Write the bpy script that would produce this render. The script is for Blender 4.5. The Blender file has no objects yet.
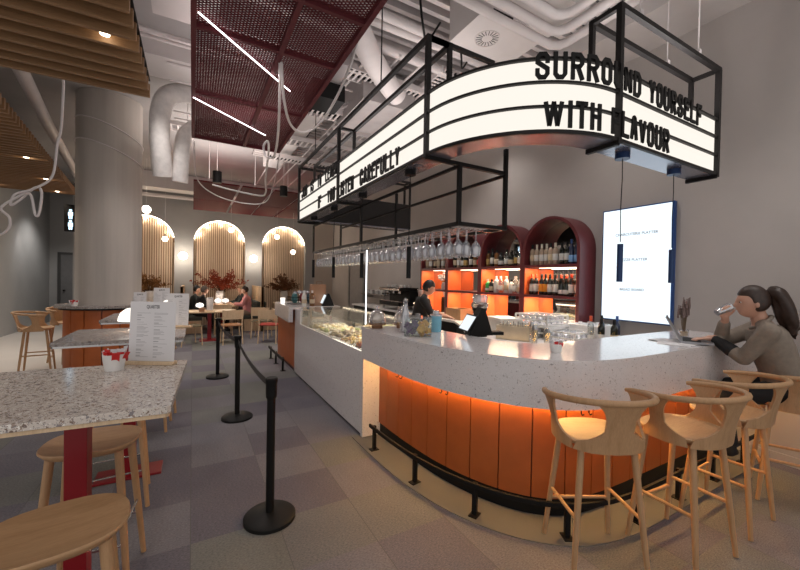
import bpy, bmesh, math, random
from mathutils import Vector, Matrix
random.seed(7)
PI = math.pi
SC = bpy.context.scene
COL = SC.collection
V = Vector

# ---------------------------------------------------------------- materials
def _nt(name):
    m = bpy.data.materials.new(name); m.use_nodes = True
    nt = m.node_tree; b = nt.nodes['Principled BSDF']
    return m, nt, b
def _obj_coord(nt, scale=(1, 1, 1)):
    tc = nt.nodes.new('ShaderNodeTexCoord'); mp = nt.nodes.new('ShaderNodeMapping')
    mp.inputs['Scale'].default_value = scale
    nt.links.new(tc.outputs['Object'], mp.inputs['Vector'])
    return mp.outputs['Vector']
def _world_coord(nt, scale=(1, 1, 1)):
    g = nt.nodes.new('ShaderNodeNewGeometry'); mp = nt.nodes.new('ShaderNodeMapping')
    mp.inputs['Scale'].default_value = scale
    nt.links.new(g.outputs['Position'], mp.inputs['Vector'])
    return mp.outputs['Vector']
def _ramp(nt, fac, stops, interp='LINEAR'):
    r = nt.nodes.new('ShaderNodeValToRGB'); r.color_ramp.interpolation = interp
    e = r.color_ramp.elements
    while len(e) < len(stops): e.new(0.5)
    for k, (p, c) in enumerate(stops):
        e[k].position = p; e[k].color = (c[0], c[1], c[2], 1)
    nt.links.new(fac, r.inputs['Fac'])
    return r.outputs['Color']
def _mix(nt, fac, a, b, mode='MIX'):
    n = nt.nodes.new('ShaderNodeMix'); n.data_type = 'RGBA'; n.blend_type = mode
    for sock, v in ((n.inputs[0], fac), (n.inputs[6], a), (n.inputs[7], b)):
        if isinstance(v, (int, float)): sock.default_value = v
        elif isinstance(v, tuple): sock.default_value = (v[0], v[1], v[2], 1)
        else: nt.links.new(v, sock)
    return n.outputs[2]
def _bump(nt, b, h, strength=.3, dist=.01):
    n = nt.nodes.new('ShaderNodeBump'); n.inputs['Strength'].default_value = strength
    n.inputs['Distance'].default_value = dist
    nt.links.new(h, n.inputs['Height']); nt.links.new(n.outputs['Normal'], b.inputs['Normal'])
def _noise(nt, vec, scale, detail=4, rough=.55):
    n = nt.nodes.new('ShaderNodeTexNoise'); n.inputs['Scale'].default_value = scale
    n.inputs['Detail'].default_value = detail; n.inputs['Roughness'].default_value = rough
    nt.links.new(vec, n.inputs['Vector']); return n.outputs['Fac']
def _vor(nt, vec, scale, feature='F1', rnd=1.0):
    n = nt.nodes.new('ShaderNodeTexVoronoi'); n.feature = feature
    n.inputs['Scale'].default_value = scale; n.inputs['Randomness'].default_value = rnd
    nt.links.new(vec, n.inputs['Vector']); return n

def plain(name, col, rough=.5, metal=0, var=.08, nscale=9, bump=0, spec=None, coat=0):
    """a paint, fabric or metal with slight procedural unevenness"""
    m, nt, b = _nt(name)
    v = _obj_coord(nt)
    f = _noise(nt, v, nscale)
    lo = tuple(c * (1 - var) for c in col); hi = tuple(min(1, c * (1 + var)) for c in col)
    nt.links.new(_ramp(nt, f, [(.3, lo), (.7, hi)]), b.inputs['Base Color'])
    b.inputs['Roughness'].default_value = rough; b.inputs['Metallic'].default_value = metal
    if spec is not None: b.inputs['Specular IOR Level'].default_value = spec
    if coat: b.inputs['Coat Weight'].default_value = coat
    if bump: _bump(nt, b, _noise(nt, v, nscale * 12, 2), bump, .004)
    return m
def emit(name, col, s):
    m, nt, b = _nt(name)
    b.inputs['Base Color'].default_value = (.02, .02, .02, 1); b.inputs['Specular IOR Level'].default_value = .1
    b.inputs['Emission Color'].default_value = (col[0], col[1], col[2], 1)
    b.inputs['Emission Strength'].default_value = s
    return m
def wood(name, c1, c2, scale=6, axis=(1, 1, 9), rough=.5):
    m, nt, b = _nt(name)
    v = _obj_coord(nt, axis)
    f = _noise(nt, v, scale, 6, .6)
    col = _ramp(nt, f, [(.3, c1), (.55, c2), (.8, c1)])
    g = _noise(nt, v, scale * 7, 2)
    nt.links.new(_mix(nt, .25, col, _ramp(nt, g, [(.35, tuple(.75 * x for x in c1)), (.65, c2)])), b.inputs['Base Color'])
    b.inputs['Roughness'].default_value = rough
    _bump(nt, b, g, .12, .002)
    return m
def terrazzo(name, base, chips, scale, thr, rough=.3, world=False):
    m, nt, b = _nt(name)
    v = _world_coord(nt) if world else _obj_coord(nt)
    warp = nt.nodes.new('ShaderNodeTexNoise'); warp.inputs['Scale'].default_value = scale * .8
    nt.links.new(v, warp.inputs['Vector'])
    add = nt.nodes.new('ShaderNodeMixRGB'); add.inputs[0].default_value = .04
    nt.links.new(v, add.inputs[1]); nt.links.new(warp.outputs['Color'], add.inputs[2])
    col = base
    for k, (sc, th) in enumerate(((scale, thr), (scale * 2.3, thr * .9))):
        vo = _vor(nt, add.outputs[0], sc)
        chipcol = _ramp(nt, _sep(nt, vo.outputs['Color']), [(i / max(1, len(chips)), c) for i, c in enumerate(chips)], 'CONSTANT')
        mk = nt.nodes.new('ShaderNodeMath'); mk.operation = 'LESS_THAN'; mk.inputs[1].default_value = th
        nt.links.new(vo.outputs['Distance'], mk.inputs[0])
        pick = nt.nodes.new('ShaderNodeMath'); pick.operation = 'GREATER_THAN'; pick.inputs[1].default_value = .45
        nt.links.new(_sep(nt, vo.outputs['Color'], 1), pick.inputs[0])
        mul = nt.nodes.new('ShaderNodeMath'); mul.operation = 'MULTIPLY'
        nt.links.new(mk.outputs[0], mul.inputs[0]); nt.links.new(pick.outputs[0], mul.inputs[1])
        col = _mix(nt, mul.outputs[0], col, chipcol)
    nt.links.new(col, b.inputs['Base Color']); b.inputs['Roughness'].default_value = rough
    return m
def _sep(nt, c, k=0):
    s = nt.nodes.new('ShaderNodeSeparateColor'); nt.links.new(c, s.inputs[0]); return s.outputs[k]
def glassy(name, tint=(1, 1, 1), refl=.1, rough=.02, haze=0):
    m = bpy.data.materials.new(name); m.use_nodes = True
    nt = m.node_tree; nt.nodes.clear()
    o = nt.nodes.new('ShaderNodeOutputMaterial'); t = nt.nodes.new('ShaderNodeBsdfTransparent')
    t.inputs[0].default_value = (*tint, 1)
    g = nt.nodes.new('ShaderNodeBsdfGlossy'); g.inputs['Roughness'].default_value = rough
    lw = nt.nodes.new('ShaderNodeLayerWeight'); lw.inputs[0].default_value = .35
    mr = nt.nodes.new('ShaderNodeMapRange'); mr.inputs[3].default_value = refl; mr.inputs[4].default_value = min(1, refl + .75)
    nt.links.new(lw.outputs['Facing'], mr.inputs[0])
    x = nt.nodes.new('ShaderNodeMixShader'); nt.links.new(mr.outputs[0], x.inputs[0])
    body = t.outputs[0]
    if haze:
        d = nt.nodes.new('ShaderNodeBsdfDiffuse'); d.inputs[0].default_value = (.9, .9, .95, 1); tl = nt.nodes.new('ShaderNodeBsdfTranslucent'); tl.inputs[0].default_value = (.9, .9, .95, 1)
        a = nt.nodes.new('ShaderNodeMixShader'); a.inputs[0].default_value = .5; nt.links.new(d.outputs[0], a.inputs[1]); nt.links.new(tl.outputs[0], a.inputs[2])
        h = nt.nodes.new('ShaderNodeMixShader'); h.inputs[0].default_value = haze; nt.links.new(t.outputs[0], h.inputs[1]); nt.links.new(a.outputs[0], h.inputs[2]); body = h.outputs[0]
    nt.links.new(body, x.inputs[1]); nt.links.new(g.outputs[0], x.inputs[2]); nt.links.new(x.outputs[0], o.inputs[0])
    return m

M = {}
M['black'] = plain('black_metal', (.007, .0065, .0065), .5, 0, .1, spec=.22)
M['black_soft'] = plain('black_plastic', (.009, .009, .009), .55, spec=.25)
M['frame'] = plain('dark_bronze_metal', (.013, .011, .0105), .5, 0, .1, spec=.25)
M['soffit'] = plain('brushed_grey_metal', (.26, .26, .31), .24, .55, .06)
M['belt'] = plain('grey_webbing', (.06, .055, .055), .8)
M['terr'] = terrazzo('white_terrazzo', (.72, .685, .685), [(.46, .42, .41), (.54, .50, .47), (.34, .31, .31), (.80, .78, .77)], 60, .27, .14, True)
M['terr_table'] = terrazzo('speckled_terrazzo', (.66, .59, .53), [(.20, .14, .11), (.36, .27, .22), (.85, .81, .76), (.27, .24, .24)], 70, .46, .15)
M['terr_dark'] = terrazzo('grey_terrazzo', (.30, .26, .24), [(.14, .11, .10), (.26, .21, .18), (.45, .42, .40)], 60, .48, .18)
M['oak'] = wood('oak', (.40, .225, .105), (.50, .295, .15), 5, (6, 6, .7))
M['oak_seat'] = wood('oak_seat', (.42, .235, .11), (.52, .31, .16), 5, (.8, 7, 7))
M['oak_pale'] = wood('pale_oak', (.62, .44, .27), (.74, .55, .36), 4, (6, 6, .5))
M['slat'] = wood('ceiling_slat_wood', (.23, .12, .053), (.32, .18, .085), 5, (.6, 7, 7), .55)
M['slat_wall'] = wood('wall_slat_oak', (.66, .48, .32), (.77, .59, .43), 4, (7, 7, .4), .6)
M['maroon'] = plain('maroon_lacquer', (.115, .018, .022), .38, 0, .08)
M['redsteel'] = plain('red_powder_coat', (.25, .006, .012), .38, 0, .06)
M['redmesh'] = plain('dark_red_mesh', (.125, .026, .032), .55, 0, .08, spec=.2)
M['redpanel'] = plain('dark_red_perforated_panel', (.10, .014, .017), .6, 0, .1, spec=.03)
M['orange'] = plain('burnt_orange_panel', (.45, .108, .020), .45, 0, .06)
M['orange_shelf'] = plain('orange_shelf_panel', (.72, .13, .03), .45, 0, .04)
M['white'] = plain('white_paint', (.62, .58, .565), .6, 0, .05, 3)
M['whitepipe'] = plain('white_painted_pipe', (.66, .61, .60), .5, 0, .06, 4)
M['greyduct'] = plain('grey_duct', (.36, .33, .325), .55, 0, .1, 4)
M['silver'] = plain('insulated_duct', (.76, .72, .70), .6, 0, .12, 12, .25)
M['steel'] = plain('stainless_steel', (.55, .54, .53), .25, .9, .05)
M['porcelain'] = plain('white_porcelain', (.78, .76, .74), .3)
M['paper'] = plain('white_paper', (.72, .70, .71), .8, 0, .02)
M['ink'] = plain('printed_ink', (.09, .085, .09), .8)
M['inkgrey'] = plain('grey_print', (.36, .35, .36), .8)
M['red_sachet'] = plain('red_sachet', (.60, .02, .02), .5)
M['mirror'] = plain('grey_mirror', (.62, .58, .55), .03, 1, .02)
M['glass'] = glassy('clear_glass', (.94, .95, .97), .10)
M['glass_pane'] = glassy('glass_pane', (.95, .975, .965), .05)
M['bowl'] = glassy('wine_glass', (.94, .95, .98), .28, .10, .40)  # white haze mixed in stands for light caught by the glasses
M['skin'] = plain('skin', (.56, .31, .22), .5, 0, .05)
M['hair'] = plain('dark_brown_hair', (.035, .018, .012), .45, 0, .3, 40)
M['hair_black'] = plain('black_hair', (.012, .010, .010), .4)
M['hair_grey'] = plain('grey_hair', (.16, .13, .11), .6)
M['hair_blond'] = plain('blond_hair', (.30, .18, .09), .6)
M['jacket'] = plain('taupe_jacket', (.25, .205, .165), .85, 0, .1, 30, .2)
M['cloth_black'] = plain('black_cloth', (.014, .013, .014), .85)
M['cloth_dark'] = plain('charcoal_cloth', (.03, .035, .034), .9)
M['cloth_pink'] = plain('pink_knit', (.62, .27, .27), .9, 0, .1, 30)
M['cloth_beige'] = plain('beige_trousers', (.36, .26, .20), .9)
M['bench'] = plain('dark_green_upholstery', (.055, .06, .05), .8, 0, .1, 14)
M['bulb'] = emit('opal_bulb', (1, .86, .68), 9)
M['lamp_shade'] = emit('lit_opal_shade', (1, .93, .84), 1.3)
M['led_warm'] = emit('warm_led_strip', (1, .56, .17), 78)
M['led_shelf'] = emit('shelf_led', (1, .78, .55), 5)
M['led_arch'] = emit('arch_led', (1, .84, .64), 11)
M['led_white'] = emit('white_led', (1, .93, .95), 3.5)
M['led_upright'] = emit('upright_led', (.95, .96, 1), 2.6)
M['sign_panel'] = emit('backlit_sign_panel', (1, .925, .835), .80)
M['screen'] = emit('lit_screen', (.80, .92, 1.0), 1.12)
M['screen_text'] = plain('screen_text', (.45, .52, .60), .6)
M['screen_frame'] = plain('screen_frame', (.012, .06, .22), .3)  # blue bleed of the lit panel put into the frame colour
M['pend_screen_glow'] = plain('black_metal_blue_glow', (.008, .035, .12), .4, .2)  # blue flare of the screen put into the black pendants' colour
M['pad'] = emit('lit_tablet', (.85, .93, 1), .85)
M['spotlens'] = emit('downlight_lens', (1, .84, .62), 7)
M['pictogram'] = emit('lit_pictogram', (.55, .80, 1), 2.4)

# carpet tiles
def carpet():
    m, nt, b = _nt('carpet_tiles')
    v = _world_coord(nt, (2.0, 2.0, 0))
    fl = nt.nodes.new('ShaderNodeVectorMath'); fl.operation = 'FLOOR'; nt.links.new(v, fl.inputs[0])
    wn = nt.nodes.new('ShaderNodeTexWhiteNoise'); wn.noise_dimensions = '2D'; nt.links.new(fl.outputs[0], wn.inputs['Vector'])
    tone = _ramp(nt, wn.outputs['Value'], [(0, (.152, .143, .164)), (.2, (.184, .184, .180)), (.4, (.193, .187, .204)), (.6, (.168, .160, .182)), (.8, (.188, .190, .176)), (.92, (.200, .193, .206))], 'CONSTANT')
    w2 = _world_coord(nt, (30, 70, 1)); g = _noise(nt, w2, 2.2, 3, .75)
    w3 = _world_coord(nt, (1, 1, 1)); g3 = _noise(nt, w3, 1.3, 3)
    c = _mix(nt, 1.0, tone, _ramp(nt, g, [(.3, (.62, .62, .62)), (.7, (1.35, 1.34, 1.33))]), 'MULTIPLY')
    c = _mix(nt, 1.0, c, _ramp(nt, g3, [(.3, (.85, .85, .88)), (.7, (1.1, 1.08, 1.05))]), 'MULTIPLY')
    fr = nt.nodes.new('ShaderNodeVectorMath'); fr.operation = 'FRACTION'; nt.links.new(v, fr.inputs[0])
    sx = nt.nodes.new('ShaderNodeSeparateXYZ'); nt.links.new(fr.outputs[0], sx.inputs[0])
    le = nt.nodes.new('ShaderNodeMath'); le.operation = 'LESS_THAN'; le.inputs[1].default_value = .010; nt.links.new(sx.outputs[0], le.inputs[0])
    c = _mix(nt, le.outputs[0], c, (.13, .125, .125))
    nt.links.new(c, b.inputs['Base Color']); b.inputs['Roughness'].default_value = .95
    b.inputs['Specular IOR Level'].default_value = .15
    _bump(nt, b, g, .5, .004)
    return m
M['carpet'] = carpet()
def plaster(name, col, var=.07, rough=.75):
    m, nt, b = _nt(name)
    v = _world_coord(nt)
    f = _noise(nt, v, .9, 5, .6); g = _noise(nt, v, 60, 2)
    nt.links.new(_ramp(nt, f, [(.3, tuple(c * (1 - var) for c in col)), (.7, tuple(c * (1 + var) for c in col))]), b.inputs['Base Color'])
    b.inputs['Roughness'].default_value = rough; _bump(nt, b, g, .08, .003)
    return m
M['wall'] = plaster('grey_plaster', (.42, .382, .362))
M['wall_back'] = plaster('cool_grey_plaster', (.38, .37, .36))
M['wall_cream'] = plaster('cream_plaster', (.52, .46, .40))
M['ceil'] = plaster('white_slab', (.38, .36, .355), .12)
M['tile'] = plaster('pale_stone_tile', (.56, .51, .46), .06, .35)
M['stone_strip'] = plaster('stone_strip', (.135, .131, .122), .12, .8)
def concrete():
    m, nt, b = _nt('board_marked_concrete')
    v = _world_coord(nt, (1, 1, .25))
    f = _noise(nt, v, 2.2, 6, .65); v2 = _world_coord(nt, (3, 3, .12)); s = _noise(nt, v2, 2, 3)
    c = _ramp(nt, f, [(.25, (.41, .37, .33)), (.75, (.55, .50, .45))])
    c = _mix(nt, .5, c, _ramp(nt, s, [(.3, (.38, .345, .32)), (.7, (.58, .53, .49))]))
    nt.links.new(c, b.inputs['Base Color']); b.inputs['Roughness'].default_value = .7
    _bump(nt, b, f, .15, .01)
    return m
M['concrete'] = concrete()

# ---------------------------------------------------------------- mesh builder
def frame_for(d):
    d = d.normalized(); up = V((0, 0, 1)) if abs(d.z) < .95 else V((1, 0, 0))
    a = d.cross(up).normalized(); b = a.cross(d).normalized()
    return a, b
class MB:
    def __init__(s): s.bm = bmesh.new()
    def face(s, pts):
        try: s.bm.faces.new([s.bm.verts.new(p) for p in pts])
        except ValueError: pass
        return s
    def box(s, x0, x1, y0, y1, z0, z1, mat=None):
        P = [V((x, y, z)) for z in (z0, z1) for x, y in ((x0, y0), (x1, y0), (x1, y1), (x0, y1))]
        if mat is not None: P = [mat @ p for p in P]
        vs = [s.bm.verts.new(p) for p in P]
        for f in ((3, 2, 1, 0), (4, 5, 6, 7), (0, 1, 5, 4), (1, 2, 6, 5), (2, 3, 7, 6), (3, 0, 4, 7)): s.bm.faces.new([vs[i] for i in f])
        return s
    def bar(s, p, q, w, h=None):
        """square bar between two points"""
        p, q = V(p), V(q); h = h or w; a, b = frame_for(q - p)
        vs = []
        for c in (p, q):
            for i, j in ((-1, -1), (1, -1), (1, 1), (-1, 1)): vs.append(s.bm.verts.new(c + a * (w / 2 * i) + b * (h / 2 * j)))
        for f in ((0, 1, 2, 3), (7, 6, 5, 4), (0, 4, 5, 1), (1, 5, 6, 2), (2, 6, 7, 3), (3, 7, 4, 0)): s.bm.faces.new([vs[i] for i in f])
        return s
    def rings(s, rings, closed=False, caps=True):
        R = [[s.bm.verts.new(p) for p in r] for r in rings]; n = len(R[0])
        m = len(R)
        for i in range(m if closed else m - 1):
            A, B = R[i], R[(i + 1) % m]
            for k in range(n): s.bm.faces.new((A[k], A[(k + 1) % n], B[(k + 1) % n], B[k]))
        if caps and not closed:
            s.bm.faces.new(R[0][::-1]); s.bm.faces.new(R[-1])
        return s
    def cyl(s, p, q, r0, r1=None, n=14):
        p, q = V(p), V(q); r1 = r0 if r1 is None else r1; a, b = frame_for(q - p)
        return s.rings([[c + a * (r * math.cos(2 * PI * k / n)) + b * (r * math.sin(2 * PI * k / n)) for k in range(n)] for c, r in ((p, r0), (q, r1))])
    def tube(s, pts, r, n=8, closed=False):
        pts = [V(p) for p in pts]; m = len(pts); rs = r if isinstance(r, (list, tuple)) else [r] * m
        out = []; pa = None
        for i, p in enumerate(pts):
            if closed: d = pts[(i + 1) % m] - pts[i - 1]
            else: d = pts[min(i + 1, m - 1)] - pts[max(i - 1, 0)]
            d = d.normalized() if d.length > 1e-9 else V((0, 0, 1))
            if pa is None: a, b = frame_for(d)
            else:
                a = (pa - d * pa.dot(d))
                a = a.normalized() if a.length > 1e-6 else frame_for(d)[0]
                b = a.cross(d).normalized()
            pa = a
            out.append([p + a * (rs[i] * math.cos(2 * PI * k / n)) + b * (rs[i] * math.sin(2 * PI * k / n)) for k in range(n)])
        return s.rings(out, closed)
    def lathe(s, prof, c=(0, 0, 0), n=18, axis=None):
        c = V(c)
        out = []
        for r, z in prof:
            r = max(r, 1e-4)
            out.append([c + V((r * math.cos(2 * PI * k / n), r * math.sin(2 * PI * k / n), z)) for k in range(n)])
        return s.rings(out)
    def prism(s, poly, z0, z1):
        n = len(poly); lo = [s.bm.verts.new((x, y, z0)) for x, y in poly]; hi = [s.bm.verts.new((x, y, z1)) for x, y in poly]
        for k in range(n): s.bm.faces.new((lo[k], lo[(k + 1) % n], hi[(k + 1) % n], hi[k]))
        s.bm.faces.new(lo[::-1]); s.bm.faces.new(hi); return s
    def wall_strip(s, A, B, z0, z1):
        """closed band solid between two plan polylines A (outer) and B (inner)"""
        n = len(A)
        g = [[s.bm.verts.new((p[0], p[1], z)) for p in L] for L in (A, B) for z in (z0, z1)]
        a0, a1, b0, b1 = g
        for k in range(n - 1):
            s.bm.faces.new((a0[k], a0[k + 1], a1[k + 1], a1[k])); s.bm.faces.new((b0[k + 1], b0[k], b1[k], b1[k + 1]))
            s.bm.faces.new((a1[k], a1[k + 1], b1[k + 1], b1[k])); s.bm.faces.new((a0[k + 1], a0[k], b0[k], b0[k + 1]))
        for k in (0, n - 1):
            f = (a0[k], a1[k], b1[k], b0[k]); s.bm.faces.new(f if k == 0 else f[::-1])
        return s
    def ball(s, c, r, n=12, sc=(1, 1, 1), rot=None):
        c = V(c); out = []
        for i in range(1, n):
            t = PI * i / n
            ring = []
            for k in range(2 * n):
                p = V((r * sc[0] * math.sin(t) * math.cos(PI * k / n), r * sc[1] * math.sin(t) * math.sin(PI * k / n), -r * sc[2] * math.cos(t)))
                if rot is not None: p = rot @ p
                ring.append(c + p)
            out.append(ring)
        return s.rings(out)
    def build(s, name, mat, parent=None, smooth=False, bevel=0, loc=None, autosm=None):
        bmesh.ops.recalc_face_normals(s.bm, faces=s.bm.faces[:])
        me = bpy.data.meshes.new(name); s.bm.to_mesh(me); s.bm.free()
        mats = mat if isinstance(mat, (list, tuple)) else [mat]
        for m in mats: me.materials.append(m)
        if smooth:
            for p in me.polygons: p.use_smooth = True
            if autosm: me.set_sharp_from_angle(angle=math.radians(autosm))
        o = bpy.data.objects.new(name, me); COL.objects.link(o)
        if parent is not None: o.parent = parent
        if loc is not None: o.location = loc
        if bevel:
            b = o.modifiers.new('bevel', 'BEVEL'); b.width = bevel; b.segments = 2; b.limit_method = 'ANGLE'; b.angle_limit = math.radians(35)
        return o

def tag(o, label, cat, group=None):
    o['label'] = label; o['category'] = cat
    if group: o['group'] = group
    return o
def thing(name, label, cat, loc=(0, 0, 0), rz=0, group=None):
    o = bpy.data.objects.new(name, None); o.empty_display_size = .05; COL.objects.link(o)
    o.location = loc; o.rotation_euler = (0, 0, rz)
    return tag(o, label, cat, group)
def struct(o, label=None):
    o['kind'] = 'structure'
    if label: o['label'] = label
    return o
def kids(o): return list(o.children)
def copy_tree(o, parent=None):
    c = o.copy(); COL.objects.link(c)
    if parent is not None: c.parent = parent
    for ch in list(o.children): copy_tree(ch, c)
    return c
def again(o, label, loc, rz=None, group=None):
    c = copy_tree(o); c.location = loc
    if rz is not None: c.rotation_euler = (0, 0, rz)
    c['label'] = label
    if group: c['group'] = group
    return c
ORD = ['first', 'second', 'third', 'fourth', 'fifth', 'sixth', 'seventh', 'eighth', 'ninth', 'tenth', 'eleventh', 'twelfth', 'thirteenth', 'fourteenth', 'fifteenth', 'sixteenth', 'seventeenth', 'eighteenth', 'nineteenth', 'twentieth']

def catmull(P, per=8):
    out = []
    Q = [V(p) for p in P]; n = len(Q)
    for i in range(n - 1):
        p0, p1, p2, p3 = Q[max(i - 1, 0)], Q[i], Q[i + 1], Q[min(i + 2, n - 1)]
        for k in range(per):
            t = k / per
            out.append(.5 * ((2 * p1) + (p2 - p0) * t + (2 * p0 - 5 * p1 + 4 * p2 - p3) * t * t + (3 * p1 - p0 - 3 * p2 + p3) * t ** 3))
    out.append(Q[-1]); return out
def offset(path, d):
    """plan offset, positive to the left of travel"""
    out = []
    for i, p in enumerate(path):
        a = path[max(i - 1, 0)]; b = path[min(i + 1, len(path) - 1)]
        t = V((b[0] - a[0], b[1] - a[1])).normalized()
        out.append(V((p[0] - t.y * d, p[1] + t.x * d)))
    return out
def light(name, kind, loc, energy, col=(1, 1, 1), rot=(0, 0, 0), size=.1, spot=None, blend=.6, sizey=None):
    l = bpy.data.lights.new(name, kind); l.energy = energy; l.color = col
    if kind == 'AREA':
        l.size = size
        if sizey: l.shape = 'RECTANGLE'; l.size_y = sizey
    else: l.shadow_soft_size = size
    if spot: l.spot_size = math.radians(spot); l.spot_blend = blend
    o = bpy.data.objects.new(name, l); COL.objects.link(o); o.location = loc; o.rotation_euler = rot
    return o
# ================================================================ camera (level of a standing photographer)
def camera():
    yaw, pit, rol = 0.5125646, 0.0135040, -0.0178020
    cy, sy = math.cos(yaw), math.sin(yaw)
    f, r, d = V((sy, cy, 0)), V((cy, -sy, 0)), V((0, 0, -1))
    f2 = f * math.cos(pit) + d * math.sin(pit); d2 = d * math.cos(pit) - f * math.sin(pit)
    r3 = r * math.cos(rol) + d2 * math.sin(rol); d3 = d2 * math.cos(rol) - r * math.sin(rol)
    cam = bpy.data.cameras.new('camera'); cam.sensor_width = 36; cam.sensor_fit = 'HORIZONTAL'
    cam.lens = 368.73 * 36 / 800; cam.clip_start = .05; cam.clip_end = 60
    o = bpy.data.objects.new('camera', cam); COL.objects.link(o)
    m = Matrix((( r3.x, -d3.x, -f2.x, 0), (r3.y, -d3.y, -f2.y, 0), (r3.z, -d3.z, -f2.z, 1.6), (0, 0, 0, 1)))
    o.matrix_world = m
    SC.camera = o
camera()
SC.view_settings.view_transform = 'Standard'; SC.view_settings.look = 'None'
SC.view_settings.exposure = 0.35; SC.view_settings.gamma = 1; SC.view_settings.use_curve_mapping = False
SC.cycles.use_denoising = True
SC.cycles.max_bounces = 9; SC.cycles.transparent_max_bounces = 24
SC.cycles.sample_clamp_indirect = 6
w = bpy.data.worlds.new('world'); SC.world = w; w.use_nodes = True
w.node_tree.nodes['Background'].inputs[0].default_value = (1, .965, .94, 1)
w.node_tree.nodes['Background'].inputs[1].default_value = .62

# ================================================================ room shell
XR, YB, ZC = 4.67, 13.6, 4.6
XL = -4.15
struct(MB().box(-1.75, XR + .2, -3, YB + 3.2, -.12, 0).build('floor', M['carpet']), 'grey carpet tile floor running between tables and bar')
struct(MB().box(XL - .3, -1.75, -3, YB + 3.2, -.12, 0).build('floor', M['tile']), 'pale stone tile floor along the left wall')
struct(MB().box(XR, XR + .2, -3, YB + .2, 0, ZC).build('wall_right', M['wall']), 'grey plaster wall behind the bar shelves and lit menu screen')
# right wall bits: skirting line, door to the kitchen, bulkhead
struct(MB().box(XR - .015, XR - .0005, -3, 1.9, .0, .09).build('baseboard_right', M['wall']))
struct(MB().box(4.0, XR - .001, -3, YB - .001, 4.345, ZC - .001).build('trim_1', M['white']), 'white ceiling bulkhead along the right wall')
def back_wall():
    # plaster wall with three arched openings
    mb = MB()
    arches = [(-1.28, .775), (.79, .775), (2.86, .755)]
    zs, n = 2.68, 20
    xs = -2.75
    for cx, r in arches:
        mb.box(xs, cx - r, YB, YB + .2, 0, ZC)
        A = [(cx - r * math.cos(PI * k / n), zs + r * math.sin(PI * k / n)) for k in range(n + 1)]
        for k in range(n):
            (xa, za), (xb, zb) = A[k], A[k + 1]
            P = [(xa, za), (xb, zb), (xb, ZC), (xa, ZC)]
            lo = [mb.bm.verts.new((x, YB, z)) for x, z in P]; hi = [mb.bm.verts.new((x, YB + .2, z)) for x, z in P]
            for i in range(4): mb.bm.faces.new((lo[i], lo[(i + 1) % 4], hi[(i + 1) % 4], hi[i]))
            mb.bm.faces.new(lo); mb.bm.faces.new(hi[::-1])
        xs = cx + r
    mb.box(xs, 3.95, YB, YB + .2, 0, ZC)
    struct(mb.build('wall_back', M['wall_back']), 'grey plaster wall with three arched slatted niches')
    struct(MB().box(3.95, XR - .001, YB, YB + .2, 0, ZC).build('wall_back', M['wall_cream']), 'cream end of the back wall beside the kitchen door')
    for i, (cx, r) in enumerate(arches):
        t = thing('arch_niche', ['slatted oak arch niche partly hidden behind the concrete column', 'slatted oak arch niche between the two wall lamps', 'slatted oak arch niche nearest the bar counter'][i], 'wall niche', (cx, YB, 0), 0, 'arched slatted niches')
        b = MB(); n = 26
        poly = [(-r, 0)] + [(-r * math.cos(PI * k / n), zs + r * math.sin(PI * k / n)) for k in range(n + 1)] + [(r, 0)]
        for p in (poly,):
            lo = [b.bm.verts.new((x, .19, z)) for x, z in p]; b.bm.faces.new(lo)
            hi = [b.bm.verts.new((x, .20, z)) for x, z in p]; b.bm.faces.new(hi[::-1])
        b.build('back_board', M['slat'], t)  # darker wood paints in the shade between the slats
        s = MB(); k = 0; x = -r + .03
        while x < r - .02:
            h = zs + math.sqrt(max(0, r * r - max(abs(x), abs(x + .035)) ** 2)) - .02
            s.box(x, x + .035, .13, .19, 0, h); x += .062
        s.build('slats', M['slat_wall'], t)
        l = MB(); rr = r - .012
        l.tube([(-rr * math.cos(PI * (.06 + .88 * k / 24)), .095, zs + rr * math.sin(PI * (.06 + .88 * k / 24)) - .0) for k in range(25)], .011, 6)
        o = l.build('light_strip', M['led_arch'], t); o['label'] = 'warm light strip round the arch'
back_wall()
for cxa in (-1.28, .79, 2.86):
    for k in range(5):
        a = PI * (.14 + .18 * k); light('arch_light', 'POINT', (cxa - .69 * math.cos(a), YB + .05, 2.68 + .69 * math.sin(a)), 2.6, (1, .84, .64), size=.03)
# left side
lw = MB().box(XL - .2, XL, 3, 16.6, 0, ZC)
struct(lw.build('wall_left', M['wall_back']), 'grey plaster wall washed by downlights')
struct(MB().box(XL, -2.75, 16.4, 16.6, 0, ZC).build('wall_back', M['wall_back']), 'grey passage end wall with a door')
struct(MB().box(-2.95, -2.75, YB, 16.4, 0, ZC).build('wall_left', M['wall_back']), 'grey return wall at the passage')
d = MB(); d.box(-3.85, -3.02, 16.34, 16.399, 0, 2.25)
dd = struct(d.build('door_1', plain('grey_door', (.16, .155, .155), .5)), 'grey door in the passage end wall')
fr = MB(); fr.box(-3.93, -3.85, 16.32, 16.399, 0, 2.33); fr.box(-3.02, -2.952, 16.32, 16.399, 0, 2.33); fr.box(-3.85, -3.02, 16.32, 16.399, 2.25, 2.33)
fr.build('door_frame', plain('dark_door_frame', (.06, .058, .056), .5), dd)
MB().cyl((-3.76, 16.28, 1.05), (-3.76, 16.345, 1.05), .03).build('door_handle', M['black'], dd)
lf = MB().box(XL + .001, XL + .14, 11.2, 12.0, 0, 2.35)
struct(lf.build('trim_2', plain('bronze_door_lining', (.13, .11, .095), .5)), 'dark door lining on the left wall')
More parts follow.
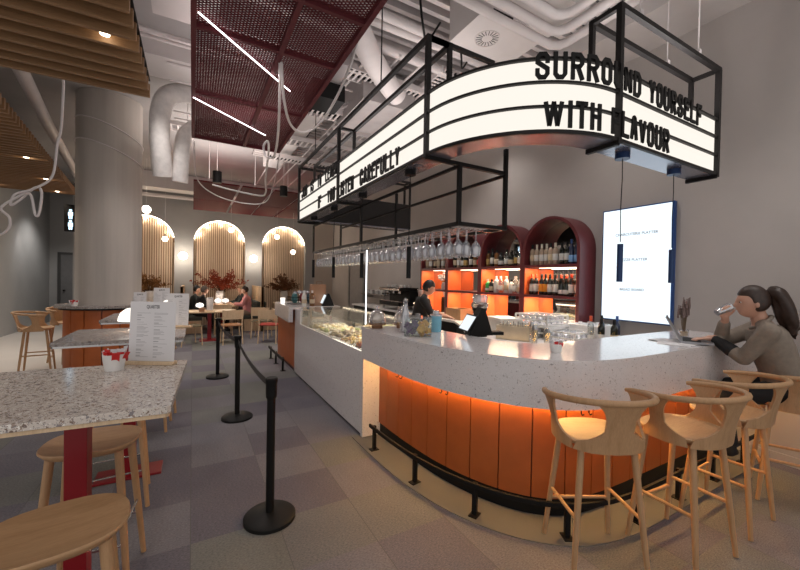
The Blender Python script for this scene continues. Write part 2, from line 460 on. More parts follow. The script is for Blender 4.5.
# kitchen door in the right wall beyond the coffee machine
dk = MB().box(XR - .03, XR - .0008, 10.6, 11.7, 0, 2.2)
dk = struct(dk.build('door_2', plain('pale_grey_door', (.30, .28, .27), .45)), 'grey kitchen door beyond the coffee machine')
k = MB(); k.box(XR - .06, XR - .001, 11.7, 11.8, 0, 2.3); k.box(XR - .06, XR - .001, 10.5, 10.6, 0, 2.3); k.box(XR - .06, XR - .001, 10.6, 11.7, 2.2, 2.3)
k.build('door_frame', plain('door_frame_grey', (.2, .19, .185), .5), dk)
struct(MB().box(XL - .2, XR + .2, -.2, 16.8, ZC, ZC + .15).build('ceiling', M['ceil']), 'white painted concrete ceiling slab')

# concrete column with its ring table
cx, cy = -1.26, 8.07
col = MB(); col.cyl((cx, cy, 0), (cx, cy, ZC - .001), .458, n=48)
col = struct(col.build('column', M['concrete'], smooth=True, autosm=40), 'thick round concrete column rising through the ring table')

# curved stone strip on the carpet below the bar
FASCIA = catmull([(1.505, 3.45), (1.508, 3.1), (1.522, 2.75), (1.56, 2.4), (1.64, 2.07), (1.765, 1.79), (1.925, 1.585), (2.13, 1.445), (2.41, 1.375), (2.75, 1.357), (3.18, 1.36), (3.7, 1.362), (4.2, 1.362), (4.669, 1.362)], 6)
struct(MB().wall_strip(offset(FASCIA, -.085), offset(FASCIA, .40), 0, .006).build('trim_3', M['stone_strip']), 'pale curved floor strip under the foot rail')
# ================================================================ light
WARM = (1, .80, .62); NEUT = (1, .94, .90)
# added ceiling spots without fixtures over the carpet, the bar and the seating
for i, (x, y, e, sp) in enumerate([(.3, 1.2, 60, 110), (.5, 4.6, 75, 110), (.6, 7.6, 90, 110), (-1.2, 2.2, 38, 100), (-1.0, 5.4, 45, 100),
                    (2.5, 2.2, 45, 95), (3.4, 1.0, 30, 95), (3.2, 5.4, 80, 110), (3.3, 8.6, 80, 110), (.6, 10.6, 150, 120), (2.4, 11.4, 120, 120), (-1.4, 11.4, 100, 115), (3.7, 2.6, 45, 120), (3.9, .3, 40, 120), (4.0, 4.6, 45, 110)]):
    light('downlight', 'SPOT', (x, y, 4.25), e, NEUT, (0, 0, 0), .12, sp, .8)
# passage wall washers
for y in (8.2, 9.5, 10.9, 12.4, 13.9): light('wall_washer', 'SPOT', (-3.95, y, 3.25), 26, (1, .98, .95), (0, math.radians(-3), 0), .03, 50, .6)
light('downlight', 'SPOT', (-.3, 5.9, 4.2), 55, NEUT, (math.radians(28), 0, math.radians(24)), .2, 75, .8)  # added spot to brighten the column, no fixture there
light('passage_light', 'SPOT', (-3.2, 9.0, 3.3), 110, (1, .98, .95), (0, 0, 0), .1, 120, .8)
light('passage_light', 'SPOT', (-3.3, 14.5, 3.6), 80, (1, .98, .95), (0, 0, 0), .1, 130, .8)
# added fill from below to brighten the white ceiling services, no fixtures
light('ceiling_fill', 'AREA', (2.3, 4.4, 3.2), 17, (1, .93, .91), (PI, 0, 0), 1.2, sizey=3)
light('ceiling_fill', 'AREA', (3.0, 1.52, 3.02), 7, (1, .93, .91), (PI, 0, 0), 1.3, sizey=.12)
light('ceiling_fill', 'AREA', (.6, 8.4, 3.75), 40, (1, .9, .84), (PI, 0, 0), 1.6, sizey=3)
light('back_bar_fill', 'SPOT', (3.75, 3.0, 4.2), 150, (1, .93, .88), (0, 0, 0), .08, 34, .7)  # added spots to brighten the worktop clutter, no fixtures
light('back_bar_fill', 'SPOT', (3.7, 4.6, 4.2), 70, (1, .93, .88), (0, 0, 0), .08, 36, .7)
light('bar_top_light', 'SPOT', (3.1, 1.85, 4.2), 60, (1, .95, .92), (0, 0, 0), .08, 30, .8)
light('bar_top_light', 'SPOT', (1.95, 2.6, 3.9), 40, (1, .95, .92), (0, 0, 0), .08, 30, .8)
# ================================================================ main bar
bar = thing('bar_counter', 'curved white terrazzo bar counter with glowing orange front', 'bar counter', (0, 0, 0))
TOPZ, BOTZ = 1.115, .80
outer = FASCIA; inner = offset(FASCIA, .62)
MB().wall_strip(offset(outer, -.004), inner, TOPZ - .03, TOPZ).build('countertop', M['terr'], bar, bevel=.004)
MB().wall_strip(outer, offset(outer, .05), BOTZ, TOPZ - .03).build('fascia', M['terr'], bar)
pan = offset(FASCIA, .185)
# resample the panel line into equal boards
def arclen(P):
    L = [0]
    for a, b in zip(P, P[1:]): L.append(L[-1] + (V((b[0], b[1])) - V((a[0], a[1]))).length)
    return L
def along(P, L, s):
    for i in range(len(P) - 1):
        if s <= L[i + 1] or i == len(P) - 2:
            t = (s - L[i]) / max(1e-9, L[i + 1] - L[i]); a, b = V((P[i][0], P[i][1])), V((P[i + 1][0], P[i + 1][1]))
            return a + (b - a) * t
PL = arclen(pan); TOT = PL[-1]; NB = 20; bw = TOT / NB
for k in range(NB):
    ss = [k * bw + .004 + (bw - .008) * j / 6 for j in range(7)]
    A = [along(pan, PL, s) for s in ss]; B = offset(A, .03)
    MB().wall_strip(A, B, .13, BOTZ - .012).build('front_panel', M['orange'], bar)
MB().wall_strip(offset(FASCIA, .216), offset(FASCIA, .30), .0, BOTZ).build('carcass', M['maroon'], bar)
MB().wall_strip(offset(FASCIA, .20), offset(FASCIA, .22), .0, .13).build('kick', M['black'], bar)
MB().wall_strip(offset(FASCIA, .051), offset(FASCIA, .215), BOTZ + .022, BOTZ + .03).build('soffit', M['maroon'], bar)
MB().wall_strip(offset(FASCIA, .150)[3:-1], offset(FASCIA, .166)[3:-1], BOTZ + .012, BOTZ + .021).build('light_strip', M['led_warm'], bar)['label'] = 'warm orange light strip under the fascia'
MB().box(1.506, 1.80, 3.40, 3.449, 0, TOPZ - .031).build('end_panel', M['terr'], bar)
for s in (.75, 1.28, 2.25):                       # twin bag hooks under the fascia
    FL = arclen(FASCIA); p = along(FASCIA, FL, s); q = along(FASCIA, FL, s + .05); t = (q - p).normalized(); nrm = V((-t.y, t.x))
    h = MB()
    for e in (-.028, .028):
        c = p + t * e + nrm * .012
        h.tube([(c.x, c.y, BOTZ), (c.x, c.y, BOTZ - .02), (c.x - nrm.x * .012, c.y - nrm.y * .012, BOTZ - .028), (c.x - nrm.x * .026, c.y - nrm.y * .026, BOTZ - .018)], .0045, 6)
    h.build('bag_hook', M['black'], bar)

# foot rail
rail = thing('foot_rail', 'black metal foot rail curving along the bar front', 'foot rail', (0, 0, 0))
RP = [p for p in FASCIA if p[1] < 3.2]
MB().wall_strip(offset(RP, -.040), offset(RP, -.022), .203, .235).build('rail', M['black'], rail, bevel=.003)
RL = arclen(RP)
for s_ in (.06, .715, 1.27, 1.85, 2.42, 2.98, 3.55, 4.15):
    p = along(RP, RL, s_); q = along(RP, RL, s_ + .02); t = (q - p).normalized(); n = V((-t.y, t.x)); p = p - n * .016
    mat = Matrix(((t.x, n.x, 0, p.x), (t.y, n.y, 0, p.y), (0, 0, 1, 0), (0, 0, 0, 1)))
    po = MB().box(-.016, .016, -.006, .02, .012, .23, mat).build('post', M['black'], rail)
    MB().box(-.03, .03, -.035, .045, .006, .0125, mat).build('base_plate', M['black'], po)

# ================================================================ food display cabinet
cab = thing('display_cabinet', 'white food display cabinet with a glass top beside the bar', 'display cabinet', (1.505, 3.45, 0))
MB().box(.0, .75, .003, 2.80, .03, .80).build('body', M['terr'], cab)
MB().box(.02, .73, .02, 2.78, 0, .03).build('kick', M['black'], cab)
MB().box(.0, .03, .003, 2.45, .80, .865).build('front_ledge', M['terr'], cab)
MB().box(.0, .75, 2.45, 2.80, .80, 1.085).build('end_block', M['terr'], cab)
MB().box(.03, .75, .003, 2.45, .80, .808).build('display_tray', M['porcelain'], cab)
MB().box(.72, .75, .003, 2.45, .808, 1.10).build('back_wall', M['glass_pane'], cab)
MB().box(.010, .016, .003, 2.45, .866, 1.13).build('front_glass', M['glass_pane'], cab)
MB().box(.010, .75, .003, 2.45, 1.131, 1.138).build('top_glass', M['glass_pane'], cab)
lb = MB().box(.70, .72, .05, 2.42, 1.11, 1.13).build('light_strip', M['led_shelf'], cab)
up = MB(); up.box(.046, .054, .016, .024, 1.139, 1.90); up.build('light_post', M['led_upright'], cab)['label'] = 'bright vertical light post'
light('display_light', 'AREA', (1.95, 4.6, 1.10), 14, (1, .86, .7), (0, 0, 0), .3, sizey=2.0)
random.seed(3)
foods = [('salad tray heaped with orange and red vegetables', [(.62, .12, .02), (.75, .30, .05), (.80, .62, .35)]),
         ('tray of yellow pastries', [(.72, .52, .22), (.62, .40, .15), (.80, .70, .45)]),
         ('tray of dark grain salad', [(.20, .14, .08), (.35, .28, .14), (.5, .4, .25)]),
         ('tray of pale sandwiches', [(.75, .65, .48), (.66, .50, .30), (.45, .5, .2)]),
         ('tray of cream cakes', [(.80, .72, .56), (.76, .60, .34), (.85, .8, .7)])]
for k, (lab, cols) in enumerate(foods):
    y0 = 3.53 + k * .47
    t = thing('food_tray', lab + ' behind the display glass', 'food tray', (1.88, y0 + .2, .808), 0, 'food trays in the display cabinet')
    mb = MB(); mb.box(-.29, .29, -.2, .2, 0, .012)
    for (a, b, c, d_) in ((-.29, -.28, -.2, .2), (.28, .29, -.2, .2), (-.28, .28, -.2, -.19), (-.28, .28, .19, .2)): mb.box(a, b, c, d_, .012, .04)
    mb.build('tray', M['steel'] if k == 0 else M['porcelain'], t)
    fm = [plain('food_%s' % 'abc'[i] + str(k), c, .6, 0, .2, 30) for i, c in enumerate(cols)]
    for i, m in enumerate(fm):
        f = MB()
        for j in range(24):
            f.ball((random.uniform(-.25, .25), random.uniform(-.16, .16), .035 + random.uniform(0, .035)), random.uniform(.022, .040), 5, (1, random.uniform(.6, 1.1), random.uniform(.5, .8)), Matrix.Rotation(random.uniform(0, 3), 3, 'Z'))
        o = f.build('food', m, t, smooth=True); o['kind'] = 'stuff'

# ================================================================ far till counter
tc = thing('till_counter', 'till counter with white top and orange front beyond the display', 'counter', (0, 0, 0))
MB().prism([(1.40, 6.252), (1.46, 7.75), (2.3, 7.75), (2.3, 6.252)], 1.075, 1.115).build('countertop', M['terr'], tc)
MB().prism([(1.40, 6.253), (1.46, 7.75), (1.52, 7.75), (1.47, 6.253)], .86, 1.075).build('fascia', M['terr'], tc)
for k in range(4): MB().box(1.515, 1.55, 6.27 + k * .36, 6.27 + k * .36 + .352, .08, 1.07).build('front_panel', M['orange'], tc)
MB().box(1.551, 2.28, 6.26, 7.74, 0, 1.075).build('carcass', M['maroon'], tc)
r2 = thing('foot_rail', 'short black foot rail at the orange till counter', 'foot rail', (0, 0, 0))
MB().box(1.335, 1.352, 6.35, 7.7, .19, .24).build('rail', M['black'], r2)
for y in (6.5, 7.1, 7.6):
    p = MB().box(1.352, 1.38, y - .016, y + .016, .008, .235).build('post', M['black'], r2)
    MB().box(1.33, 1.41, y - .03, y + .03, 0, .0085).build('base_plate', M['black'], p)

# ================================================================ back bar worktop with drawers
bb = thing('back_bar', 'white back bar worktop with dark drawer fronts under the bottle shelves', 'back bar', (0, 0, 0))
bpoly = [(4.668, 2.02), (3.80, 2.02), (3.52, 2.40), (2.98, 3.42), (3.06, 3.62), (3.72, 4.62), (4.0, 5.15), (4.0, 9.9), (4.668, 9.9)]
MB().prism(bpoly, .865, .90).build('worktop', M['porcelain'], bb)
bcar = [(4.66, 2.06), (3.83, 2.06), (3.56, 2.42), (3.05, 3.40), (3.12, 3.60), (3.76, 4.60), (4.05, 5.15), (4.05, 9.88), (4.66, 9.88)]
MB().prism(bcar, .0, .865).build('carcass', M['black_soft'], bb)
a, b = V((3.56, 2.42)), V((3.05, 3.40)); t = (b - a).normalized(); n = V((-t.y, t.x))
for k in range(3):
    p = a + t * (.03 + k * .36)
    mat = Matrix(((t.x, n.x, 0, p.x), (t.y, n.y, 0, p.y), (0, 0, 1, 0), (0, 0, 0, 1)))
    dr = MB().box(0, .34, .001, .014, .62, .85, mat).build('drawer', M['cloth_black'], bb)
    MB().box(.12, .22, .0145, .03, .75, .765, mat).build('handle', M['steel'], dr)
# ================================================================ marquee sign above the bar
sign = thing('marquee_sign', 'curved backlit marquee sign with black letters hung above the bar', 'sign', (0, 0, 0))
Z0, Z1, ZT = 2.53, 2.99, 3.40
def arc_plan(off):
    R = .9 - off
    P = [(3.5, 6.1 - off), (1.5 + off, 6.1 - off)]
    P += [(1.5 + off, y) for y in (5.0, 4.0, 3.0)]
    P += [(2.4 - R * math.cos(PI / 2 * k / 24), 2.31 - R * math.sin(PI / 2 * k / 24)) for k in range(25)]
    P += [(3.82, 1.41 + off)]
    return [V(p) for p in P]
out, inn = arc_plan(0), arc_plan(.21)
MB().wall_strip(arc_plan(.004), inn, Z0, Z0 + .012).build('underside', M['soffit'], sign)
MB().wall_strip(arc_plan(.19), inn, Z0 + .012, Z1).build('back_panel', M['frame'], sign)
MB().wall_strip(arc_plan(.02), arc_plan(.19), Z1 - .012, Z1 - .002).build('top_panel', M['frame'], sign)
MB().wall_strip(arc_plan(.016), arc_plan(.026), Z0 + .014, Z1 - .012).build('light_panel', M['sign_panel'], sign)['label'] = 'warm white backlit panel'
MB().box(3.80, 3.82, 1.436, 1.60, Z0 + .012, Z1 - .012).build('end_panel', M['frame'], sign)
MB().box(3.48, 3.50, 5.9, 6.07, Z0 + .012, Z1 - .012).build('end_panel', M['frame'], sign)
for z, h in ((Z0 - .006, .022), (2.683, .014), (2.833, .014), (Z1 - .014, .016)):
    MB().wall_strip(arc_plan(-.008), arc_plan(.014), z, z + h).build('rail', M['frame'], sign)
# posts and the open cage on top
def post(x, y, z0, z1, w=.036): MB().bar((x, y, z0), (x, y, z1), w).build('cage_post', M['frame'], sign)
for (x, y) in ((1.505, 2.31), (1.505, 4.22), (1.505, 6.09), (2.4, 1.415), (3.815, 1.415)): post(x, y, Z0 - .02, ZT)
for (x, y) in ((1.70, 2.31), (1.70, 4.22), (1.70, 5.89), (2.4, 1.61), (3.815, 1.61), (3.49, 5.89), (3.49, 6.09)): post(x, y, Z0 + .01, ZT, .032)
def rl(p, q, w=.034): MB().bar(p, q, w).build('cage_rail', M['frame'], sign)
rl((1.505, 2.295, ZT), (1.505, 6.105, ZT)); rl((1.70, 2.295, ZT), (1.70, 5.905, ZT))
rl((2.385, 1.415, ZT), (3.83, 1.415, ZT)); rl((2.385, 1.61, ZT), (3.83, 1.61, ZT))
rl((1.505, 6.09, ZT), (3.5, 6.09, ZT)); rl((1.70, 5.89, ZT), (3.5, 5.89, ZT))
for (x0, y0, x1, y1) in ((1.505, 2.31, 1.70, 2.31), (1.505, 4.22, 1.70, 4.22), (1.505, 6.09, 1.70, 6.09), (2.4, 1.415, 2.4, 1.61), (3.815, 1.415, 3.815, 1.61), (3.49, 5.89, 3.49, 6.09)):
    rl((x0, y0, ZT), (x1, y1, ZT), .03)
rl((1.52, 2.31, ZT), (2.15, 2.31, ZT), .03)
for (x0, y0, x1, y1) in ((1.5, 2.31, 2.30, 2.31), (2.4, 1.41, 2.4, 1.63), (3.815, 1.41, 3.815, 1.63), (1.5, 4.22, 1.85, 4.22), (1.5, 6.09, 1.85, 6.09)):
    MB().bar((x0, y0, Z0 - .014), (x1, y1, Z0 - .014), .03).build('cross_bar', M['frame'], sign)
for (x, y) in ((2.62, 1.415), (3.45, 1.415), (2.72, 1.61), (3.4, 1.61)):            # threaded hangers
    h = MB().cyl((x, y, ZT + .01), (x, y, 4.6), .005, n=6); h.box(x - .016, x + .016, y - .016, y + .016, ZT + .017, ZT + .05)
    h.build('hanger', M['whitepipe'], sign)
for (x, y) in ((1.505, 3.1), (1.505, 5.2)):
    MB().cyl((x, y, ZT + .01), (x, y, 4.6), .006, n=6).build('hanger', M['black'], sign)

# ---- block letters: strokes in a unit box, condensed
GL = {
 'A': [[(.0, 0), (.36, 1), (.64, 1), (1, 0)], [(.2, .3), (.8, .3)]],
 'B': [[(0, 0), (.75, 0), (1, .14), (1, .42), (.8, .52), (0, .52)], [(.8, .52), (1, .62), (1, .86), (.75, 1), (0, 1), (0, 0)]],
 'C': [[(1, .68), (1, .86), (.75, 1), (.25, 1), (0, .86), (0, .14), (.25, 0), (.75, 0), (1, .14), (1, .32)]],
 'D': [[(0, 0), (.7, 0), (1, .16), (1, .84), (.7, 1), (0, 1), (0, 0)]],
 'E': [[(1, 0), (0, 0), (0, 1), (1, 1)], [(0, .52), (.8, .52)]],
 'F': [[(0, 0), (0, 1), (1, 1)], [(0, .50), (.8, .50)]],
 'H': [[(0, 0), (0, 1)], [(1, 0), (1, 1)], [(0, .5), (1, .5)]],
 'I': [[(.5, 0), (.5, 1)]],
 'J': [[(0, .3), (0, .14), (.25, 0), (.75, 0), (1, .14), (1, 1)]],
 'L': [[(0, 1), (0, 0), (1, 0)]],
 'N': [[(0, 0), (0, 1), (1, 0), (1, 1)]],
 'O': [[(.25, 0), (.75, 0), (1, .14), (1, .86), (.75, 1), (.25, 1), (0, .86), (0, .14), (.25, 0)]],
 'R': [[(0, 0), (0, 1), (.75, 1), (1, .86), (1, .62), (.75, .48), (0, .48)], [(.55, .48), (1, 0)]],
 'S': [[(1, .70), (1, .86), (.75, 1), (.25, 1), (0, .86), (0, .66), (1, .36), (1, .14), (.75, 0), (.25, 0), (0, .14), (0, .30)]],
 'T': [[(0, 1), (1, 1)], [(.5, 1), (.5, 0)]],
 'U': [[(0, 1), (0, .14), (.25, 0), (.75, 0), (1, .14), (1, 1)]],
 'V': [[(0, 1), (.5, 0), (1, 1)]],
 'W': [[(0, 1), (.25, 0), (.5, 1), (.75, 0), (1, 1)]],
 'Y': [[(0, 1), (.5, .45), (1, 1)], [(.5, .45), (.5, 0)]],
}
def letter_mesh(ch, w, h, t, dep):
    """solid letter: local x to the right, z up, y = depth (front face at y=0)"""
    mb = MB()
    strokes = [[a, b] for st in GL[ch] for a, b in zip(st, st[1:])] if ch in 'VWNYA' else GL[ch]
    for st in strokes:
        pts = [V((t / 2 + x * (w - t), t / 2 + z * (h - t))) for x, z in st]
        closed = (pts[0] - pts[-1]).length < 1e-6
        if closed: pts = pts[:-1]
        n = len(pts); L, R = [], []
        for i, p in enumerate(pts):
            din = (p - pts[i - 1]).normalized() if (i > 0 or closed) else None
            do = (pts[(i + 1) % n] - p).normalized() if (i < n - 1 or closed) else None
            if din is None: din = do
            if do is None: do = din
            ext = V((0, 0))
            if not closed and i == 0: ext = -do * t / 2 * (.98 if ch not in 'VWNYA' else .25)
            if not closed and i == n - 1: ext = din * t / 2 * (.98 if ch not in 'VWNYA' else .25)
            bis = (din + do); bis = bis.normalized() if bis.length > 1e-6 else din
            nn = V((-bis.y, bis.x)); c = max(.35, nn.dot(V((-din.y, din.x))))
            m = min(t / 2 / c, t * .62)
            L.append(p + nn * m + ext); R.append(p - nn * m + ext)
        rng = range(n if closed else n - 1)
        f = [[mb.bm.verts.new((q.x, y, q.y)) for q in S] for S in (L, R) for y in (0, dep)]
        L0, L1, R0, R1 = f
        for i in rng:
            j = (i + 1) % n
            for q in ((L0[i], L0[j], R0[j], R0[i]), (L1[j], L1[i], R1[i], R1[j]), (L0[i], L1[i], L1[j], L0[j]), (R0[j], R1[j], R1[i], R0[i])): mb.bm.faces.new(q)
        if not closed:
            for i in (0, n - 1): mb.bm.faces.new((L0[i], L1[i], R1[i], R0[i]))
    return mb
LSTR = 6.1 - 2.31
def sign_path(s, off):
    if s < LSTR: return V((1.5 - off, 6.1 - s)), 0
    s -= LSTR
    if s < .9 * PI / 2:
        a = s / .9; return V((2.4 - (.9 + off) * math.cos(a), 2.31 - (.9 + off) * math.sin(a))), a
    return V((2.4 + s - .9 * PI / 2, 1.41 - off)), PI / 2
def sign_text(txt, s0, s1, z, h=.166):
    units = [(.5 if c == 'I' else .62 if c == ' ' else 1.55 if c == 'W' else 1.0) for c in txt]
    pitch = (s1 - s0) / sum(units); s = s0
    for c, u in zip(txt, units):
        wd = pitch * u * .80
        if c == 'I': wd = .026
        if c != ' ':
            p, a = sign_path(s + pitch * u / 2 - .03, .020)
            o = letter_mesh(c, wd, h, .0255, .010).build('letter', M['black'], sign)
            # text runs along +s; outward normal is -x at a=0, -y at a=90deg
            th = a - PI / 2
            o.rotation_euler = (0, 0, th)
            d = V((math.cos(th), math.sin(th)))
            q = p - d * (wd / 2)
            o.location = (q.x, q.y, z)
        s += pitch * u
sign_text('SURROUND', 4.613, 5.46, 2.848); sign_text('YOURSELF', 5.545, 6.325, 2.848)
sign_text('WITH', 4.661, 5.062, 2.553); sign_text('FLAVOUR', 5.128, 5.845, 2.553)
sign_text('JOB', .274, .617, 2.848); sign_text('IS', .776, .951, 2.848); sign_text('TO', 1.116, 1.308, 2.848); sign_text('LEARN', 1.462, 1.915, 2.848)
sign_text('IF', 1.16, 1.31, 2.553); sign_text('YOU', 1.557, 1.86, 2.553); sign_text('LISTEN', 1.95, 2.45, 2.553); sign_text('CAREFULLY', 2.604, 3.452, 2.553)

# ================================================================ pendants under the sign
def pendant(x, y, label):
    t = thing('pendant_lamp', label, 'pendant lamp', (x, y, 0), 0, 'slim black pendants under the sign')
    MB().cyl((0, 0, 2.488), (0, 0, 2.529), .048, n=20).build('ceiling_rose', M['pend_screen_glow'] if x > 2 else M['black'], t)
    MB().tube([(0, 0, 2.488), (.004, 0, 2.35), (-.003, .002, 2.15), (0, 0, 1.90)], .0035, 6).build('cord', M['black'], t)
    MB().cyl((0, 0, 1.615), (0, 0, 1.885), .0195, n=16).build('shade', M['pend_screen_glow'] if x > 2 else M['black'], t)
    return t
pendant(1.60, 2.70, 'slim black tube pendant nearest the sign corner, in front of the wine glasses')
pendant(1.60, 3.70, 'slim black tube pendant second from the sign corner on the long side')
pendant(1.60, 4.62, 'slim black tube pendant third from the sign corner on the long side')
pendant(1.60, 5.54, 'slim black tube pendant at the far left end of the sign')
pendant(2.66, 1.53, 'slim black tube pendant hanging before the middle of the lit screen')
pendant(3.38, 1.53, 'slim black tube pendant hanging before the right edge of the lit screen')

# ================================================================ wine glass rack
rk = thing('glass_rack', 'black hanging metal rack holding rows of wine glasses', 'glass rack', (0, 0, 0))
RZ = 2.05
for (x, y, zt) in ((1.81, 2.30, 2.51), (2.30, 2.30, 2.72), (1.81, 4.22, 2.51), (2.30, 4.22, 2.72), (1.81, 6.28, 2.51), (2.30, 6.28, 2.72)):
    MB().bar((x, y, RZ), (x, y, zt), .03).build('post', M['frame'], rk)
for x in (1.81, 2.30):
    MB().bar((x, 2.285, RZ), (x, 6.295, RZ), .03).build('frame_bar', M['frame'], rk)
    MB().bar((x, 2.285, 2.50), (x, 6.295, 2.50), .024).build('frame_bar', M['frame'], rk)
for y in (2.30, 4.22, 6.28):
    MB().bar((1.81, y, RZ), (2.30, y, RZ), .03).build('frame_bar', M['frame'], rk)
ROWX = [1.86, 1.955, 2.05]
for x in ROWX:
    for e in (-.022, .022): MB().bar((x + e, 2.31, 2.022), (x + e, 6.27, 2.022), .006).build('glass_rail', M['steel'], rk)
for k in range(14): MB().box(1.826, 2.284, 2.42 + k * .28, 2.44 + k * .28, 2.026, 2.036).build('cross_rail', M['steel'], rk)
def wine_glass():
    mb = MB()
    prof = [(.0335, 0), (.033, -.003), (.006, -.006), (.0042, -.02), (.0042, -.085), (.012, -.097), (.028, -.115), (.040, -.145), (.0405, -.165), (.036, -.200), (.031, -.222), (.0295, -.222), (.0345, -.198), (.039, -.165), (.0385, -.146), (.027, -.118), (.010, -.101), (.001, -.099)]
    mb.lathe(prof, (0, 0, 0), 16)
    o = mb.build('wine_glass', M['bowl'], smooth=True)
    return tag(o, 'clear stemmed wine glass hanging upside down from the black rack', 'wine glass', 'wine glasses hanging in the rack')
WG = None; random.seed(11)
for k in range(32):
    for i, x in enumerate(ROWX):
        y = 2.36 + k * .123 + (.02 if i % 2 else 0) + random.uniform(-.012, .012)
        if WG is None: WG = wine_glass(); g = WG
        else:
            g = WG.copy(); COL.objects.link(g)
        g.location = (x, y, 2.026)
# ================================================================ arched bottle shelves on the right wall
UW, UD, UX = .95, .338, 4.668
WHICH = ['nearest', 'second', 'third', 'farthest']
def arch_unit(i):
    y1 = 3.0 + UW * (i + 1) - .002; y0 = 3.0 + UW * i; yc = (y0 + y1) / 2; r = (y1 - y0) / 2
    t = thing('arched_shelf', ['maroon arched bottle shelf nearest the lit screen, full of wine', 'maroon arched bottle shelf with the green bottle, second from the screen', 'maroon arched bottle shelf behind the glasses with bare orange lower bay', 'maroon arched bottle shelf with white flowers behind the bartender'][i], 'bottle shelf', (UX, yc, .90), 0, 'arched shelves behind the bar')
    zs = 2.05 - .90; th = .042; n = 22
    def prof(R): return [(R, 0)] + [(R * math.cos(PI * k / n), zs + R * math.sin(PI * k / n)) for k in range(n + 1)] + [(-R, 0)]
    A, B = prof(r), prof(r - th); mb = MB()
    g = [[mb.bm.verts.new((x, y, z + .001)) for y, z in P] for P in (A, B) for x in (-UD, -.001)]
    a0, a1, b0, b1 = g
    for k in range(len(A) - 1):
        for q in ((a0[k], a0[k + 1], a1[k + 1], a1[k]), (b0[k + 1], b0[k], b1[k], b1[k + 1]), (a0[k + 1], a0[k], b0[k], b0[k + 1]), (a1[k], a1[k + 1], b1[k + 1], b1[k])): mb.bm.faces.new(q)
    for k in (0, len(A) - 1): mb.bm.faces.new((a0[k], a1[k], b1[k], b0[k]))
    mb.build('arch_frame', M['maroon'], t, smooth=True, autosm=35)
    m = MB(); m.rings([[V((x, y, z + .001)) for y, z in prof(r - th - .001)] for x in (-.012, -.002)]); m.build('mirror_back', M['mirror'], t)
    ri = r - th - .001
    for z in (.485, .92):
        s = MB().box(-UD + .004, -.013, -ri, ri, z, z + .034).build('shelf', M['maroon'], t)
        MB().box(-.05, -.032, -ri + .03, ri - .03, z - .006, z - .0005).build('light_strip', M['led_shelf'], s)
    for sg in (-1, 1):
        for (za, zb) in ((.002, .484), (.52, .909)): MB().box(-UD + .006, -.013, sg * ri - (.006 if sg > 0 else 0), sg * ri + (.006 if sg < 0 else 0), za, zb).build('side_liner', M['orange_shelf'], t)
    return t
for i in range(4): arch_unit(i)

BG = {'dark': glassy('x', (1, 1, 1))}
BG = {
 'dark': plain('dark_bottle_glass', (.012, .014, .010), .08, 0, .1, coat=.5),
 'green': plain('green_bottle_glass', (.02, .30, .05), .1, 0, .1, coat=.5),
 'rose': plain('pale_rose_bottle', (.36, .27, .20), .1, 0, .05, coat=.5),
 'white': plain('white_bottle', (.70, .69, .66), .2, 0, .05, coat=.3),
 'clear': glassy('clear_bottle_glass', (.80, .84, .84), .18, .03),
 'amber': plain('amber_bottle_glass', (.16, .06, .012), .08, 0, .1, coat=.5),
 'blue': plain('blue_tinted_bottle', (.02, .03, .075), .08, 0, .1, coat=.5),
}
LB = {'white': plain('white_label', (.62, .60, .57), .7), 'orange': plain('orange_label', (.80, .28, .02), .6), 'blue': plain('blue_label', (.20, .38, .66), .6), 'cream': plain('cream_label', (.55, .44, .30), .7), 'gold': plain('gold_label', (.42, .27, .08), .5), 'red': plain('red_label', (.5, .04, .03), .6)}
CP = {'black': M['black_soft'], 'red': plain('orange_red_capsule', (.70, .09, .03), .4), 'cream': plain('cream_capsule', (.56, .50, .40), .4), 'white': M['porcelain'], 'blue': plain('blue_capsule', (.05, .12, .36), .4)}
PROF = {'wine': (.037, .30, .20, .0145), 'slope': (.039, .29, .15, .0145), 'spirit': (.042, .27, .185, .016), 'squat': (.046, .22, .14, .017), 'tall': (.033, .33, .22, .013)}
BCACHE = {}
def bottle(kind, gl, lab, cap, lz=(.05, .13)):
    key = (kind, gl, lab, cap, lz)
    if key in BCACHE: return copy_tree(BCACHE[key])
    R, H, sh, nr = PROF[kind]; mb = MB()
    if kind == 'slope': p = [(R * .9, 0), (R, .006), (R, sh), (R * .86, sh + .03), (nr * 1.5, sh + .075), (nr, sh + .10), (nr, H - .004), (nr * 1.1, H - .004), (nr * 1.1, H)]
    else: p = [(R * .9, 0), (R, .006), (R, sh), (R * .93, sh + .012), (R * .7, sh + .028), (nr * 1.2, sh + .042), (nr, sh + .055), (nr, H - .004), (nr * 1.1, H - .004), (nr * 1.1, H)]
    mb.lathe(p, n=14)
    o = mb.build('bottle', BG[gl], smooth=True, autosm=50)
    if lab: MB().lathe([(R + .0006, lz[0]), (R + .0009, lz[0] + .001), (R + .0009, lz[1] - .001), (R + .0006, lz[1])], n=18).build('bottle_label', LB[lab], o, smooth=True, autosm=50)
    if cap: MB().lathe([(nr * 1.16, H - .055), (nr * 1.17, H - .05), (nr * 1.17, H + .002), (nr * 1.0, H + .004)], n=12).build('cap', CP[cap], o, smooth=True, autosm=50)
    BCACHE[key] = o
    return o
DESC = {'dark': 'dark glass', 'green': 'green glass', 'rose': 'pale rosé', 'white': 'opaque white', 'clear': 'clear glass', 'amber': 'amber', 'blue': 'deep blue'}
